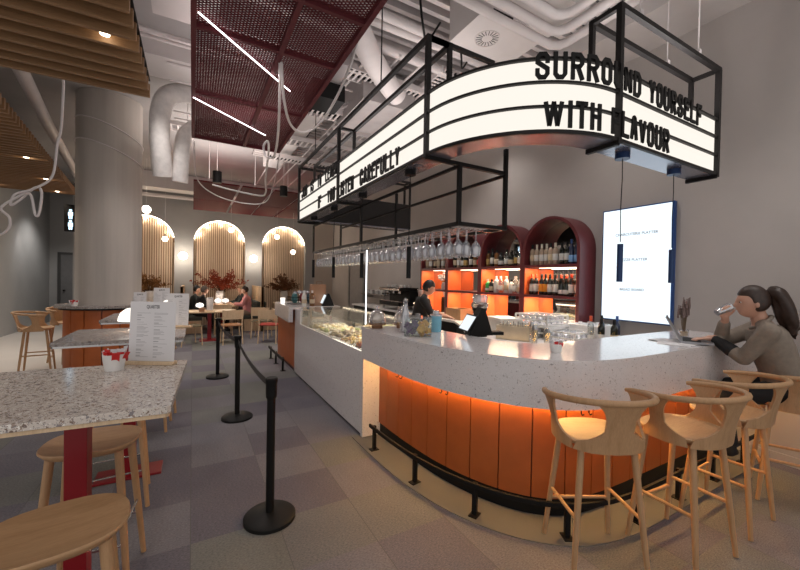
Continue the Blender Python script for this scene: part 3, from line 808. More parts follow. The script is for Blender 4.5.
def shelf_row(unit, z, items, x, shelfname, inset=.06):
    y_hi = 3.0 + UW * (unit + 1) - inset; y_lo = 3.0 + UW * unit + inset; n = len(items)
    for k, it in enumerate(items):
        if it is None: continue
        o = bottle(*it); y = y_hi - (y_hi - y_lo) * (k + .5) / n + random.uniform(-.006, .006)
        o.location = (x + random.uniform(-.015, .015), y, z); o.rotation_euler = (0, 0, random.uniform(-.3, .3))
        lab = ('%s bottle with %s label' % (DESC[it[1]], it[2])) if it[2] else '%s bottle without label' % DESC[it[1]]
        tag(o, '%s, %s from left, %s shelf, %s arch' % (lab, ORD[k], shelfname, WHICH[unit]), 'bottle', 'bottles on the %s shelf of the %s arch' % (shelfname, WHICH[unit]))
random.seed(5)
Z_UP, Z_LO = .90 + .92 + .0345, .90 + .485 + .0345
W = ('wine', 'rose', 'white', 'cream', (.06, .15)); W2 = ('wine', 'rose', 'cream', 'black', (.06, .15))
shelf_row(0, Z_UP, [W2, W, W, W, W2, W, ('wine', 'dark', 'white', 'black', (.06, .15)), ('wine', 'dark', 'white', 'black', (.06, .15)), ('tall', 'blue', 'blue', 'blue', (.03, .12)), ('tall', 'blue', 'blue', 'black', (.03, .12))], 4.43, 'upper')
D = ('wine', 'dark', 'white', 'black', (.05, .16)); DR = ('wine', 'dark', 'white', 'red', (.05, .16)); DO = ('wine', 'dark', 'orange', 'black', (.05, .16)); DS = ('slope', 'dark', 'white', 'red', (.03, .085))
shelf_row(0, Z_LO, [DR, DR, DO, DO, D, D, DS, DS, DR, DR], 4.43, 'lower')
shelf_row(1, Z_UP, [('spirit', 'amber', 'gold', 'black', (.04, .13)), ('wine', 'dark', 'white', 'black', (.05, .15)), ('spirit', 'amber', 'cream', 'black', (.04, .12)), ('squat', 'dark', 'white', 'black', (.03, .09)), ('spirit', 'clear', 'white', 'black', (.04, .12)), ('squat', 'dark', 'cream', 'black', (.03, .1)), ('spirit', 'dark', 'gold', 'black', (.04, .13)), ('spirit', 'clear', 'white', 'white', (.04, .13))], 4.43, 'upper')
shelf_row(1, Z_LO, [('squat', 'green', 'white', 'white', (.03, .07)), ('squat', 'dark', 'cream', 'black', (.03, .1)), ('spirit', 'white', 'white', 'white', (.05, .13)), ('spirit', 'clear', 'white', 'white', (.04, .12)), ('spirit', 'white', 'cream', 'white', (.05, .13)), ('squat', 'white', 'white', 'black', (.03, .1)), ('spirit', 'clear', 'white', 'white', (.04, .12)), ('squat', 'white', 'cream', 'white', (.03, .1))], 4.43, 'lower')
shelf_row(2, Z_UP, [('wine', 'dark', 'cream', 'cream', (.05, .15)), ('wine', 'rose', 'white', 'cream', (.05, .15)), ('spirit', 'dark', 'white', 'black', (.04, .13)), ('spirit', 'dark', 'gold', 'black', (.04, .13)), ('wine', 'dark', 'white', 'black', (.05, .15)), ('spirit', 'amber', 'cream', 'black', (.04, .13)), ('spirit', 'dark', 'red', 'black', (.04, .13))], 4.43, 'upper')
shelf_row(3, Z_UP, [('wine', 'rose', 'cream', 'cream', (.05, .15)), ('wine', 'rose', 'white', 'cream', (.05, .15)), ('wine', 'dark', 'cream', 'cream', (.05, .15)), ('wine', 'rose', 'cream', 'cream', (.05, .15)), ('wine', 'rose', 'white', 'cream', (.05, .15)), ('wine', 'dark', 'cream', 'black', (.05, .15))], 4.43, 'upper')
for u, e in ((0, 20), (1, 20), (2, 15), (3, 15)):
    for z in (1.375, 1.81):
        light('shelf_light', 'AREA', (4.46, 3.0 + UW * (u + .5), z), e * (.42 if z < 1.5 else .30), (1, .74, .5), (0, 0, 0), .7, sizey=.08).rotation_euler = (0, 0, PI / 2)
# bottles standing at the near end of the back bar, in front of the screen
for k, (x, y, it, lab) in enumerate([(3.92, 2.56, ('tall', 'clear', 'white', 'red', (.05, .12)), 'clear bottle with red cap at the left end below the screen'),
        (4.02, 2.50, ('wine', 'dark', 'white', 'black', (.05, .13)), 'dark wine bottle beside the red capped bottle below the screen'),
        (4.12, 2.56, ('tall', 'blue', None, 'black', (.05, .13)), 'tall blue bottle behind the dark ones below the screen'),
        (4.10, 2.40, ('wine', 'dark', 'cream', 'black', (.05, .13)), 'dark bottle with cream label below the lower left screen corner'),
        (4.22, 2.44, ('tall', 'blue', 'white', 'blue', (.05, .12)), 'deep blue bottle rightmost of the group below the screen')]):
    o = bottle(*it); o.location = (x, y, .90); tag(o, lab, 'bottle', 'bottles below the screen')
# flowers in the farthest arch
fv = thing('flower_vase', 'white flower bunch in a vase in the farthest arched shelf', 'vase', (4.46, 6.1, Z_LO), 0)
MB().lathe([(.04, 0), (.055, .02), (.05, .10), (.035, .13), (.04, .15)], n=16).build('vase', M['porcelain'], fv, smooth=True)
f = MB()
for k in range(46):
    a, e, r = random.uniform(0, 2 * PI), random.uniform(.05, 1.3), random.uniform(.05, .15)
    f.ball((r * math.cos(a) * math.cos(e) * .8, r * math.sin(a) * math.cos(e) * 1.5, .19 + r * math.sin(e)), random.uniform(.018, .03), 4)
f.build('blossoms', plain('white_blossom', (.72, .66, .62), .8), fv, smooth=True)['kind'] = 'stuff'
st = MB()
for k in range(9): st.tube([(0, 0, .10), (random.uniform(-.06, .06), random.uniform(-.12, .12), .22)], .003, 4)
st.build('stems', plain('green_stem', (.08, .14, .04), .7), fv)
bx = MB(); bx.box(-.14, .14, -.22, .22, 0, .012)
for (a, b, c, d_) in ((-.14, -.128, -.22, .22), (.128, .14, -.22, .22), (-.128, .128, -.22, -.208), (-.128, .128, .208, .22)): bx.box(a, b, c, d_, .012, .2)
tag(bx.build('wooden_crate', M['oak'], loc=(4.30, 5.40, .90)), 'brown wooden crate on the back bar below the bare orange bay', 'crate')
gp = MB().box(-.10, -.006, -.2, .2, .0, .30).build('grinder_hopper', M['black'], None)
bpy.data.objects.remove(gp)

# ================================================================ lit menu screen
scr = thing('menu_screen', 'tall lit menu screen in a dark frame tinted by its blue glow on the wall', 'screen', (4.668, 2.475, 1.145))
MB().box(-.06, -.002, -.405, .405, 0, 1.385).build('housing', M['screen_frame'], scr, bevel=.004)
MB().box(-.0625, -.0605, -.390, .390, .016, 1.369).build('screen_panel', M['screen'], scr)['label'] = 'glowing bluish white panel'
def screen_line(z, txt, y_left, h, body):
    fc = bpy.data.curves.new('screen_text', 'FONT'); fc.body = txt; fc.size = h * 1.4; fc.extrude = .0004; fc.align_x = 'LEFT'; fc.offset = .0012
    tmp = bpy.data.objects.new('tmp', fc); COL.objects.link(tmp)
    me = bpy.data.meshes.new_from_object(tmp.evaluated_get(bpy.context.evaluated_depsgraph_get())); bpy.data.objects.remove(tmp)
    me.materials.clear(); me.materials.append(M['screen_text'])
    o = bpy.data.objects.new('screen_text', me); COL.objects.link(o); o.parent = scr
    o.location = (-.0632, y_left, z); o.rotation_euler = (PI / 2, 0, -PI / 2)
screen_line(1.045, 'CHARCUTERIE PLATTER', .235, .032, 0)
screen_line(.735, 'MEZZE PLATTER', .185, .032, 0)
screen_line(.375, 'BREAD BOARD', .17, .030, 0)
# ================================================================ things on the bar and back bar
CT = TOPZ + .0005
def sugar_pot(label, loc, r=.045, h=.075, group=None):
    t = thing('sachet_pot', label, 'sachet pot', loc, 0, group)
    MB().lathe([(r * .78, 0), (r * .95, h * .6), (r, h), (r * .93, h), (r * .88, h * .6), (r * .7, .006), (.0001, .006)], n=20).build('pot', M['porcelain'], t, smooth=True, autosm=40)
    rnd = random.Random(int(loc[0] * 1000))
    for k in range(14):
        a = 2 * PI * k / 14; rr = r * (.62 if k % 2 else .35); red = k in (9, 10, 11, 12, 13, 8)
        mat = Matrix.Translation((rr * math.cos(a), rr * math.sin(a), h * .30)) @ Matrix.Rotation(a + rnd.uniform(-.6, .6), 4, 'Z') @ Matrix.Rotation(.30 + rnd.uniform(-.15, .15), 4, 'Y') @ Matrix.Rotation(rnd.uniform(-.3, .3), 4, 'X')
        o = MB().box(-.0015, .0015, -r * .32, r * .32, 0, h * rnd.uniform(.85, 1.15), mat).build('sachet', M['red_sachet'] if red else M['paper'], t)
        o['label'] = 'red paper sachet' if red else 'white paper sachet'
    return t
sugar_pot('small white pot of red sachets on the bar counter', (2.215, 1.70, CT), .042, .06)
# clear snack tub with purple and yellow packets
tub = thing('snack_tub', 'clear square tub packed with purple and yellow snack packets on the bar', 'tub', (1.72, 2.73, CT), math.radians(-28))
b = MB(); b.box(-.115, .115, -.075, .075, 0, .008)
for (a, c, d, e) in ((-.115, -.111, -.075, .075), (.111, .115, -.075, .075), (-.111, .111, -.075, -.071), (-.111, .111, .071, .075)): b.box(a, c, d, e, .008, .155)
b.build('tub', M['glass_pane'], tub)
MB().box(-.118, .118, -.078, .078, .1555, .17).build('lid', M['glass'], tub)
MB().cyl((0, 0, .1705), (0, 0, .195), .022).build('knob', M['glass'], tub)
purple = plain('purple_wrapper', (.07, .022, .09), .35, 0, .3, 20); yellow = plain('yellow_wrapper', (.70, .36, .02), .35, 0, .2, 20)
random.seed(21)
for m, xa, xb, n in ((purple, -.10, .0, 12), (yellow, .02, .10, 10)):
    p = MB()
    for k in range(n):
        mat = Matrix.Translation((random.uniform(xa, xb), random.uniform(-.05, .05), .03 + .09 * k / n)) @ Matrix.Rotation(random.uniform(-1, 1), 4, 'Y') @ Matrix.Rotation(random.uniform(0, 3), 4, 'Z')
        p.box(-.03, .03, -.012, .012, -.02, .02, mat)
    p.build('snack_packets', m, tub)['kind'] = 'stuff'
# glass domes with yellow cakes on wooden stands
def cloche(label, loc):
    t = thing('cake_dome', label, 'cake dome', loc, 0, 'glass cake domes on the bar')
    MB().lathe([(.055, 0), (.055, .028), (.09, .034), (.09, .045)], n=24).build('stand', wood('walnut', (.20, .09, .04), (.30, .15, .07)), t, smooth=True, autosm=40)
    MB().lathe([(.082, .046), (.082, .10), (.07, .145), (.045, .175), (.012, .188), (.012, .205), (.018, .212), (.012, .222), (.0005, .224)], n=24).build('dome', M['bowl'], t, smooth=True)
    MB().lathe([(.045, .046), (.048, .06), (.05, .11), (.03, .125), (.0005, .128)], n=18).build('cake', plain('yellow_cake', (.72, .50, .20), .7, 0, .2, 20), t, smooth=True)
cloche('glass dome over a yellow cake nearest the bar edge', (1.62, 3.33, CT)); cloche('glass dome over a yellow cake further behind the bar edge', (1.86, 3.25, CT))
# tall lattice bottle / water carafe
cf = thing('water_carafe', 'tall clear water carafe beside the snack tub', 'carafe', (1.74, 2.98, CT))
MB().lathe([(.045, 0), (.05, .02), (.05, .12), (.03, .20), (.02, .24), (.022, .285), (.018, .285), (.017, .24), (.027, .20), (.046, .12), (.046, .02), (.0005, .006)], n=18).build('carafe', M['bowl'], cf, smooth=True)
MB().lathe([(.018, .286), (.02, .30), (.008, .315), (.0005, .318)], n=12).build('stopper', M['steel'], cf, smooth=True)
bl = thing('blue_tumbler', 'pale blue drinks container with a clear lid behind the snack tub', 'container', (2.02, 2.88, CT))
MB().lathe([(.045, 0), (.05, .004), (.055, .15), (.0005, .15)], n=20).build('cup', plain('pale_blue_plastic', (.22, .52, .66), .25), bl, smooth=True, autosm=50)
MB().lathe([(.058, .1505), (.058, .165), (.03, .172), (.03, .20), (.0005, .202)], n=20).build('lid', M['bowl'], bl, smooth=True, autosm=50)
# till tablet on a wedge stand
pos = thing('till_tablet', 'black point of sale till with a lit tilted tablet on the bar', 'till', (2.23, 2.58, CT), math.radians(-18))
mb = MB(); pr = [(-.07, 0), (.16, 0), (.085, .23), (.05, .25)]
R0 = [[V((x, y, z)) for x, z in pr] for y in (-.06, .06)]; mb.rings(R0); mb.build('stand', M['black_soft'], pos, bevel=.004)
rot = Matrix.Translation((-.035, 0, .095)) @ Matrix.Rotation(math.radians(-24), 4, 'Y')
# tablet leaning on the bartender side and a customer display on this side
MB().box(-.012, 0, -.12, .12, -.085, .085, Matrix.Translation((-.055, 0, .105)) @ Matrix.Rotation(math.radians(32), 4, 'Y')).build('tablet', M['black_soft'], pos, bevel=.003)
MB().box(-.0135, -.0122, -.105, .105, -.072, .072, Matrix.Translation((-.055, 0, .105)) @ Matrix.Rotation(math.radians(32), 4, 'Y')).build('tablet_screen', M['pad'], pos)['label'] = 'lit tablet screen'
MB().box(.155, .27, -.05, .05, .0, .03).build('card_reader', M['black_soft'], pos, bevel=.004)
# coffee grinder / blender jug behind the till
gr = thing('coffee_grinder', 'black coffee grinder with a steel rim behind the till', 'grinder', (3.22, 3.62, .9005))
MB().lathe([(.10, 0), (.10, .03), (.075, .06), (.075, .30), (.095, .34), (.095, .36)], n=20).build('body', M['black_soft'], gr, smooth=True, autosm=40)
MB().lathe([(.097, .3605), (.11, .38), (.11, .42), (.097, .43)], n=20).build('rim', M['steel'], gr, smooth=True, autosm=40)
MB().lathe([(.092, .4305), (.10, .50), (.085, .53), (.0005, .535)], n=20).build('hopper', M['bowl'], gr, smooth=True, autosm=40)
MB().box(-.0772, -.0752, -.03, .03, .16, .19).build('badge', M['pad'], gr)
# white caddy with cutlery, steel shakers, stacked white glass crates
cd = thing('cutlery_caddy', 'cream caddy holding cutlery and napkins on the back bar', 'caddy', (3.42, 3.22, .9005), math.radians(-62))
b = MB(); b.box(-.20, .20, -.09, .09, 0, .012)
for (a, c, d, e) in ((-.20, -.19, -.09, .09), (.19, .20, -.09, .09), (-.19, .19, -.09, -.08), (-.19, .19, .08, .09), (-.006, .006, -.08, .08)): b.box(a, c, d, e, .012, .17)
b.build('caddy', plain('cream_plastic', (.62, .54, .42), .5), cd, bevel=.003)
s = MB()
for k in range(12): s.box(-.17 + k * .03, -.158 + k * .03, -.03 + .02 * (k % 3), -.026 + .02 * (k % 3), .02, .20 + .02 * (k % 2))
s.build('cutlery', M['steel'], cd)
for k, (x, y, r, h, lab) in enumerate([(3.40, 2.90, .04, .22, 'tall steel cocktail shaker beside the cutlery caddy'), (3.52, 2.82, .045, .18, 'short steel shaker between caddy and glass crates'), (3.46, 2.99, .035, .25, 'slim steel canister behind the cocktail shaker')]):
    t = thing('shaker', lab, 'shaker', (x, y, .9005), 0, 'steel shakers on the back bar')
    MB().lathe([(r * .8, 0), (r, h * .7), (r * .98, h * .75)], n=18).build('cup', M['steel'], t, smooth=True, autosm=50)
    MB().lathe([(r * .98, h * .7505), (r * .5, h * .93), (r * .45, h), (.0005, h * 1.01)], n=18).build('cap', M['steel'], t, smooth=True, autosm=50)
def crate(label, x, y, z, rz, sx, sy, h, fill):
    t = thing('glass_crate', label, 'crate', (x, y, z), rz, 'glass crates on the back bar')
    b = MB()
    for zz in (0, h * .45, h * .9):
        for (p, q) in (((-sx, -sy), (sx, -sy)), ((sx, -sy), (sx, sy)), ((sx, sy), (-sx, sy)), ((-sx, sy), (-sx, -sy))): b.bar((*p, zz + .01), (*q, zz + .01), .016)
    for p in ((-sx, -sy), (sx, -sy), (sx, sy), (-sx, sy)): b.bar((*p, .0), (*p, h), .018)
    b.box(-sx, sx, -sy, sy, .002, .008)
    b.build('crate_frame', M['porcelain'], t)
    g = MB(); nx, ny = int(sx / .045), int(sy / .045)
    for i in range(nx):
        for j in range(ny):
            cx_, cy_ = -sx + (i + .5) * 2 * sx / nx, -sy + (j + .5) * 2 * sy / ny
            g.lathe([(.028, .010), (.034, fill), (.032, fill), (.026, .012)], (cx_, cy_, 0), 10)
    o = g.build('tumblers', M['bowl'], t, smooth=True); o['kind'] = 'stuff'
crate('white crate of tumblers standing left on the back bar', 3.92, 3.25, .9005, math.radians(4), .22, .26, .16, .15)
crate('white crate of tumblers in front, nearest the screen', 3.86, 2.78, .9005, math.radians(3), .20, .19, .14, .13)
crate('white crate of tumblers stacked on the left crate', 3.93, 3.25, 1.061, math.radians(2), .20, .24, .13, .12)
ib = thing('ice_bin', 'white ice bin with open lid under the nearest arch', 'bin', (4.36, 2.95, .9005))
b = MB()
for (a, c, d, e) in ((-.2, -.18, -.3, .3), (.18, .2, -.3, .3), (-.18, .18, -.3, -.28), (-.18, .18, .28, .3)): b.box(a, c, d, e, .012, .19)
b.box(-.2, .2, -.3, .3, 0, .012); b.build('bin', M['porcelain'], ib, bevel=.004)
i = MB(); random.seed(2)
for k in range(60): i.ball((random.uniform(-.15, .15), random.uniform(-.25, .25), .15 + random.uniform(0, .04)), .03, 4)
i.build('ice', plain('ice', (.75, .77, .78), .2), ib)['kind'] = 'stuff'
wb = thing('steel_box', 'white lidded box behind the cutlery caddy', 'box', (3.66, 3.62, .9005), math.radians(-20))
MB().box(-.15, .15, -.2, .2, 0, .20).build('box', M['porcelain'], wb, bevel=.006); MB().box(-.16, .16, -.21, .21, .2005, .225).build('lid', M['porcelain'], wb, bevel=.006)

# ---- coffee machine and shelf further along
cm = thing('coffee_machine', 'black espresso machine with cups stacked on top', 'coffee machine', (4.32, 7.75, .9005))
b = MB(); b.box(-.26, .26, -.50, .50, .10, .20); b.box(.02, .26, -.50, .50, .20, .44); b.box(-.26, .26, -.50, .50, .44, .52)
b.build('body', M['black_soft'], cm, bevel=.012)
for y in (-.38, .38):
    for x in (-.2, .2): MB().cyl((x, y, 0), (x, y, .10), .025).build('foot', M['steel'], cm)
MB().box(-.275, -.262, -.5, .5, .455, .505).build('front_trim', M['steel'], cm)
MB().box(-.25, .0, -.47, .47, .201, .212).build('drip_tray', M['steel'], cm)
for y in (-.28, 0, .28):
    g = MB().cyl((-.12, y, .44), (-.12, y, .385), .036).build('group_head', M['steel'], cm)
    MB().cyl((-.12, y, .375), (-.30, y, .36), .014).build('portafilter', M['black'], g)
b = MB()
for k in range(3): b.box(-.2, .2, -.45 + k * .31, -.2 + k * .31, .521, .527)
b.build('cup_tray', M['steel'], cm)
for k in range(10):
    c = MB().lathe([(.022, 0), (.032, .05), (.034, .055), (.03, .055), (.02, .006), (.0005, .006)], n=14).build('espresso_cup', M['porcelain'], smooth=True)
    c.location = (4.32 - .12 + .11 * (k % 3), 7.40 + .09 * (k // 3) * 2.2 + .03 * (k % 2), 1.4285)
    tag(c, 'white espresso cup standing on top of the espresso machine', 'cup', 'cups on the espresso machine')
cg = thing('bean_grinder', 'black bean grinder with clear hopper beside the espresso machine', 'grinder', (4.34, 6.75, .9005))
MB().box(-.10, .10, -.09, .09, 0, .34).build('body', M['black_soft'], cg, bevel=.01)
MB().lathe([(.05, .3405), (.09, .46), (.09, .50), (.0005, .505)], n=18).build('hopper', M['bowl'], cg, smooth=True, autosm=40)
MB().cyl((-.10, 0, .22), (-.20, 0, .20), .018).build('spout', M['steel'], cg)
sh = thing('wall_shelf', 'steel wall shelf of cups left of the espresso machine', 'shelf', (4.50, 9.3, 1.18))
MB().box(-.16, .167, -.75, .75, 0, .025).build('board', M['steel'], sh)
for y in (-.6, .6): MB().box(-.1, .167, y - .01, y + .01, -.10, -.0005).build('bracket', M['steel'], sh)
for k in range(7):
    c = MB().lathe([(.03, 0), (.04, .09), (.042, .10), (.037, .10), (.028, .008), (.0005, .008)], n=14).build('shelf_cup', M['porcelain'] if k % 2 else M['steel'], smooth=True)
    c.location = (4.46, 8.75 + .17 * k, 1.2055); tag(c, '%s cup on the steel wall shelf, %s from the coffee machine' % ('white' if k % 2 else 'steel', ORD[k]), 'cup', 'cups on the wall shelf')

# ---- till counter things
CT2 = 1.1155
bk = thing('snack_basket', 'wire basket of teal and red snack bags on the till counter', 'basket', (1.80, 7.05, CT2))
b = MB()
for z in (.0, .06, .12):
    b.tube([(-.22, -.16, z + .005), (.22, -.16, z + .005), (.22, .16, z + .005), (-.22, .16, z + .005)], .005, 5, True)
for x, y in ((-.22, -.16), (.22, -.16), (.22, .16), (-.22, .16), (0, -.16), (0, .16)): b.cyl((x, y, 0), (x, y, .125), .004, n=5)
b.build('basket', M['black'], bk)
for nm, c, xa in (('teal_bag', (.06, .19, .20), -.13), ('red_bag', (.25, .03, .035), .02), ('navy_bag', (.03, .07, .10), .15)):
    for k in range(2):
        p = MB().ball((xa + .03 * k, -.07 + .13 * k, .11), .10, 8, (.62, .55, 1.0)); p.build('snack_bag', plain(nm, c, .4, 0, .3, 15), bk, smooth=True)
p = MB(); random.seed(9)
for k in range(8): p.ball((random.uniform(-.17, .17), random.uniform(-.1, .1), .205 + random.uniform(0, .03)), .05, 5, (1, .5, .7))
p.build('clear_bags', M['bowl'], bk, smooth=True)['kind'] = 'stuff'
cn = MB().lathe([(.04, 0), (.045, .10), (.042, .10), (.036, .006), (.0005, .006)], n=16).build('candle_holder', M['lamp_shade'], smooth=True, loc=(1.53, 7.35, CT2)); tag(cn, 'glowing white candle holder at the end of the till counter', 'candle')
pb = thing('paper_bag', 'brown paper bag standing behind the till counter snacks', 'paper bag', (1.98, 6.55, CT2))
kraft = plain('kraft_paper', (.40, .22, .13), .8)
MB().box(-.13, .13, -.08, .08, 0, .38).build('bag', kraft, pb, bevel=.006)
MB().tube([(-.05, -.082, .36), (-.05, -.084, .43), (.05, -.084, .43), (.05, -.082, .36)], .005, 6).build('handle', kraft, pb)
for k, (x, y, col, lab) in enumerate([(1.70, 6.42, 'white', 'clear white bottle on the till counter beside the paper bag'), (1.83, 6.38, 'amber', 'amber bottle on the till counter in front of the paper bag')]):
    o = bottle('spirit', col, 'cream', 'white', (.05, .12)); o.location = (x, y, CT2); tag(o, lab, 'bottle', 'bottles on the till counter')
tb = thing('till_tablet', 'small black till with a lit screen on the far till counter', 'till', (2.08, 6.38, CT2), math.radians(-10))
mb = MB(); mb.rings([[V((x, y, z)) for x, z in [(-.08, 0), (.14, 0), (.05, .22), (.02, .22)]] for y in (-.06, .06)]); mb.build('stand', M['black_soft'], tb)
MB().box(-.014, -.001, -.11, .11, -.08, .08, Matrix.Translation((-.045, 0, .12)) @ Matrix.Rotation(math.radians(24), 4, 'Y')).build('tablet_screen', M['pad'], tb)
# laptop, papers, lavender on the right of the bar
lp = thing('laptop', 'open laptop seen edge on in front of the woman', 'laptop', (3.70, 1.475, CT + .007), math.radians(23.5))
MB().box(-.16, .16, -.11, .11, 0, .016).build('base', plain('grey_aluminium', (.32, .32, .34), .35, .6), lp, bevel=.003)
MB().box(-.145, .145, -.03, .09, .0162, .0172).build('keyboard', M['black_soft'], lp)
MB().box(-.16, .16, -.008, .0, 0, .215, Matrix.Translation((0, .11, .014)) @ Matrix.Rotation(math.radians(-28), 4, 'X')).build('screen_lid', plain('grey_aluminium_lid', (.32, .32, .34), .35, .6), lp, bevel=.002)
pp = thing('paper_menus', 'pile of white papers lying under the laptop', 'papers', (3.50, 1.55, CT))
b = MB()
for k in range(4): b.box(-.15, .15, -.11, .11, .0004 + k * .0013, .0014 + k * .0013, Matrix.Translation((.02 * k, .01 * k, 0)) @ Matrix.Rotation(.35 * k + .4, 4, 'Z'))
b.build('sheets', M['paper'], pp)
lv = thing('lavender_vase', 'glass jar of dried lavender on the bar before the wall', 'vase', (4.02, 1.70, CT))
MB().lathe([(.035, 0), (.038, .004), (.038, .07), (.035, .07), (.035, .008), (.0005, .006)], n=18).build('jar', M['glass'], lv, smooth=True, autosm=40)
MB().lathe([(.033, .0085), (.033, .05), (.0005, .05)], n=14).build('water', plain('honey_water', (.70, .50, .25), .2), lv, smooth=True, autosm=40)
s = MB(); f = MB(); random.seed(4)
for k in range(26):
    a = random.uniform(0, 2 * PI); r = random.uniform(.01, .05); h = random.uniform(.25, .37)
    tip = V((r * math.cos(a) * 1.1, r * math.sin(a) * 1.1, h)); s.tube([(r * .2 * math.cos(a), r * .2 * math.sin(a), .02), tip * .6 + V((0, 0, .04)), tip], .0017, 4)
    for j in range(5): f.ball(tip - V((0, 0, .018 * j)), .0055 + .0008 * j, 5, (1, 1, 1.6))
s.build('stems', plain('dry_stem', (.20, .14, .09), .8), lv); f.build('flower_spikes', plain('dried_lavender', (.21, .15, .14), .9), lv)['kind'] = 'stuff'
# ================================================================ wooden bar stools with bent backrests
def bar_stool():
    t = thing('bar_stool', '', 'bar stool')
    SZ = .735
    def rimz(a): return .955 + .028 * math.cos(a)           # rail, higher at the back (a=0)
    def rimp(a, r=.275): return V((.285 * math.sin(a), -r * math.cos(a) - .01, rimz(a)))
    # seat: rounded D with a shallow dish
    b = MB(); n = 28; R = []
    def edge(a, s=1.0):
        x = .225 * math.copysign(abs(math.sin(a)) ** .8, math.sin(a)); y = -.205 * math.copysign(abs(math.cos(a)) ** .8, math.cos(a))
        return x * s, y * s
    for s, z in ((.86, -.034), (.98, -.020), (1.0, -.004), (.97, .002), (.80, -.004), (.45, -.012), (.02, -.014)):
        R.append([V((*edge(2 * PI * k / n, s), SZ + z)) for k in range(n)])
    b.rings(R); b.build('seat', M['oak_seat'], t, smooth=True, autosm=50)
    # legs and stretchers
    feet = {}
    for sx in (-1, 1):
        for sy, fy in ((1, .19), (-1, -.19)):
            top = V((sx * .145, sy * .125, SZ - .03)); bot = V((sx * .205, fy, .0)); feet[(sx, sy)] = (top, bot)
            MB().tube([bot, bot.lerp(top, .3), bot.lerp(top, .75), top], [.0125, .0155, .018, .0175], 12).build('leg', M['oak'], t, smooth=True, autosm=60)
    def at(k, z): a, b_ = feet[k]; return b_.lerp(a, z / a.z)
    for k1, k2, z in (((-1, 1), (1, 1), .245), ((-1, -1), (-1, 1), .31), ((1, -1), (1, 1), .31), ):
        MB().cyl(at(k1, z), at(k2, z), .0105, n=10).build('stretcher', M['oak'], t, smooth=True, autosm=60)
    # steam-bent rail
    A0 = math.radians(118); pts = [rimp(-A0 + 2 * A0 * k / 40) for k in range(41)]
    rr = [.0175] * 41; rr[0] = rr[-1] = .011; rr[1] = rr[-2] = .016
    MB().tube(pts, rr, 10).build('arm_rail', M['oak'], t, smooth=True, autosm=60)
    # bent back plate between the rear legs and a side plate at each arm, with two openings between
    for sg in (-1, 0, 1):
        rows = 16; cols = 8; front, back = [], []
        for i in range(rows + 1):
            u = i / rows
            w_ = max(0, (u - .20) / .80); nk = min(1, w_ / .28) ** .55; fl = max(0, (w_ - .5) / .5) ** 2
            if sg == 0: a1 = 56 - 6 * min(1, u / .2) - 34 * nk + 13 * fl; a0 = -a1
            else: a0 = 58 + 4 * min(1, u / .2) + 24 * nk - 10 * fl; a1 = 116 - 13 * nk * (1 - fl)
            sgn = sg or 1
            rowF, rowB = [], []
            for j in range(cols + 1):
                a = math.radians(a0 + (a1 - a0) * j / cols) * sgn
                xs, ys = edge(a, 1.0); lo = V((xs, ys - .006, SZ - .045)); hi = rimp(a); hi.z -= .004
                bow = 1 - math.sin(PI * u) * .05
                p = lo.lerp(hi, u); p.x *= bow; p.y *= bow
                d = V((p.x, p.y, 0)).normalized()
                rowF.append(p + d * .007); rowB.append(p - d * .007)
            front.append(rowF); back.append(rowB)
        b = MB(); F = [[b.bm.verts.new(p) for p in r] for r in front]; G = [[b.bm.verts.new(p) for p in r] for r in back]
        for i in range(rows):
            for j in range(cols):
                b.bm.faces.new((F[i][j], F[i][j + 1], F[i + 1][j + 1], F[i + 1][j])); b.bm.faces.new((G[i][j + 1], G[i][j], G[i + 1][j], G[i + 1][j + 1]))
        for i in range(rows):
            b.bm.faces.new((F[i][0], F[i + 1][0], G[i + 1][0], G[i][0])); b.bm.faces.new((F[i + 1][cols], F[i][cols], G[i][cols], G[i + 1][cols]))
        for j in range(cols):
            b.bm.faces.new((F[0][j + 1], F[0][j], G[0][j], G[0][j + 1])); b.bm.faces.new((F[rows][j], F[rows][j + 1], G[rows][j + 1], G[rows][j]))
        b.build('backrest', M['oak'], t, smooth=True, autosm=50)
    return t
def face_rz(fx, fy): return math.atan2(fy, fx) - PI / 2
st1 = bar_stool(); st1['label'] = 'oak bar stool at the bar curve, leftmost of the row'; st1['group'] = 'oak bar stools along the bar'
st1.location = (2.06, 1.303, 0.0065); st1.rotation_euler = (0, 0, face_rz(.47, .88))
G = 'oak bar stools along the bar'
st2 = again(st1, 'oak bar stool in the middle of the front group, second from left', (2.615, 1.096, .0065), face_rz(.08, 1), G)
st3 = again(st1, 'oak bar stool between the middle stool and the seated woman', (3.265, 1.097, .0065), face_rz(-.02, 1), G)
st4 = again(st1, 'oak bar stool carrying the woman in the taupe jacket', (3.96, .966, .0065), face_rz(-.39, .92), G)
stL = again(st1, 'oak armchair stool beside the ring table, left of the concrete column', (-2.17, 8.02, 0), face_rz(1, .12)); del stL['group']
stM = again(st1, 'oak armchair stool half hidden behind the left stool at the ring table', (-1.98, 8.85, 0), face_rz(.7, -.7)); 

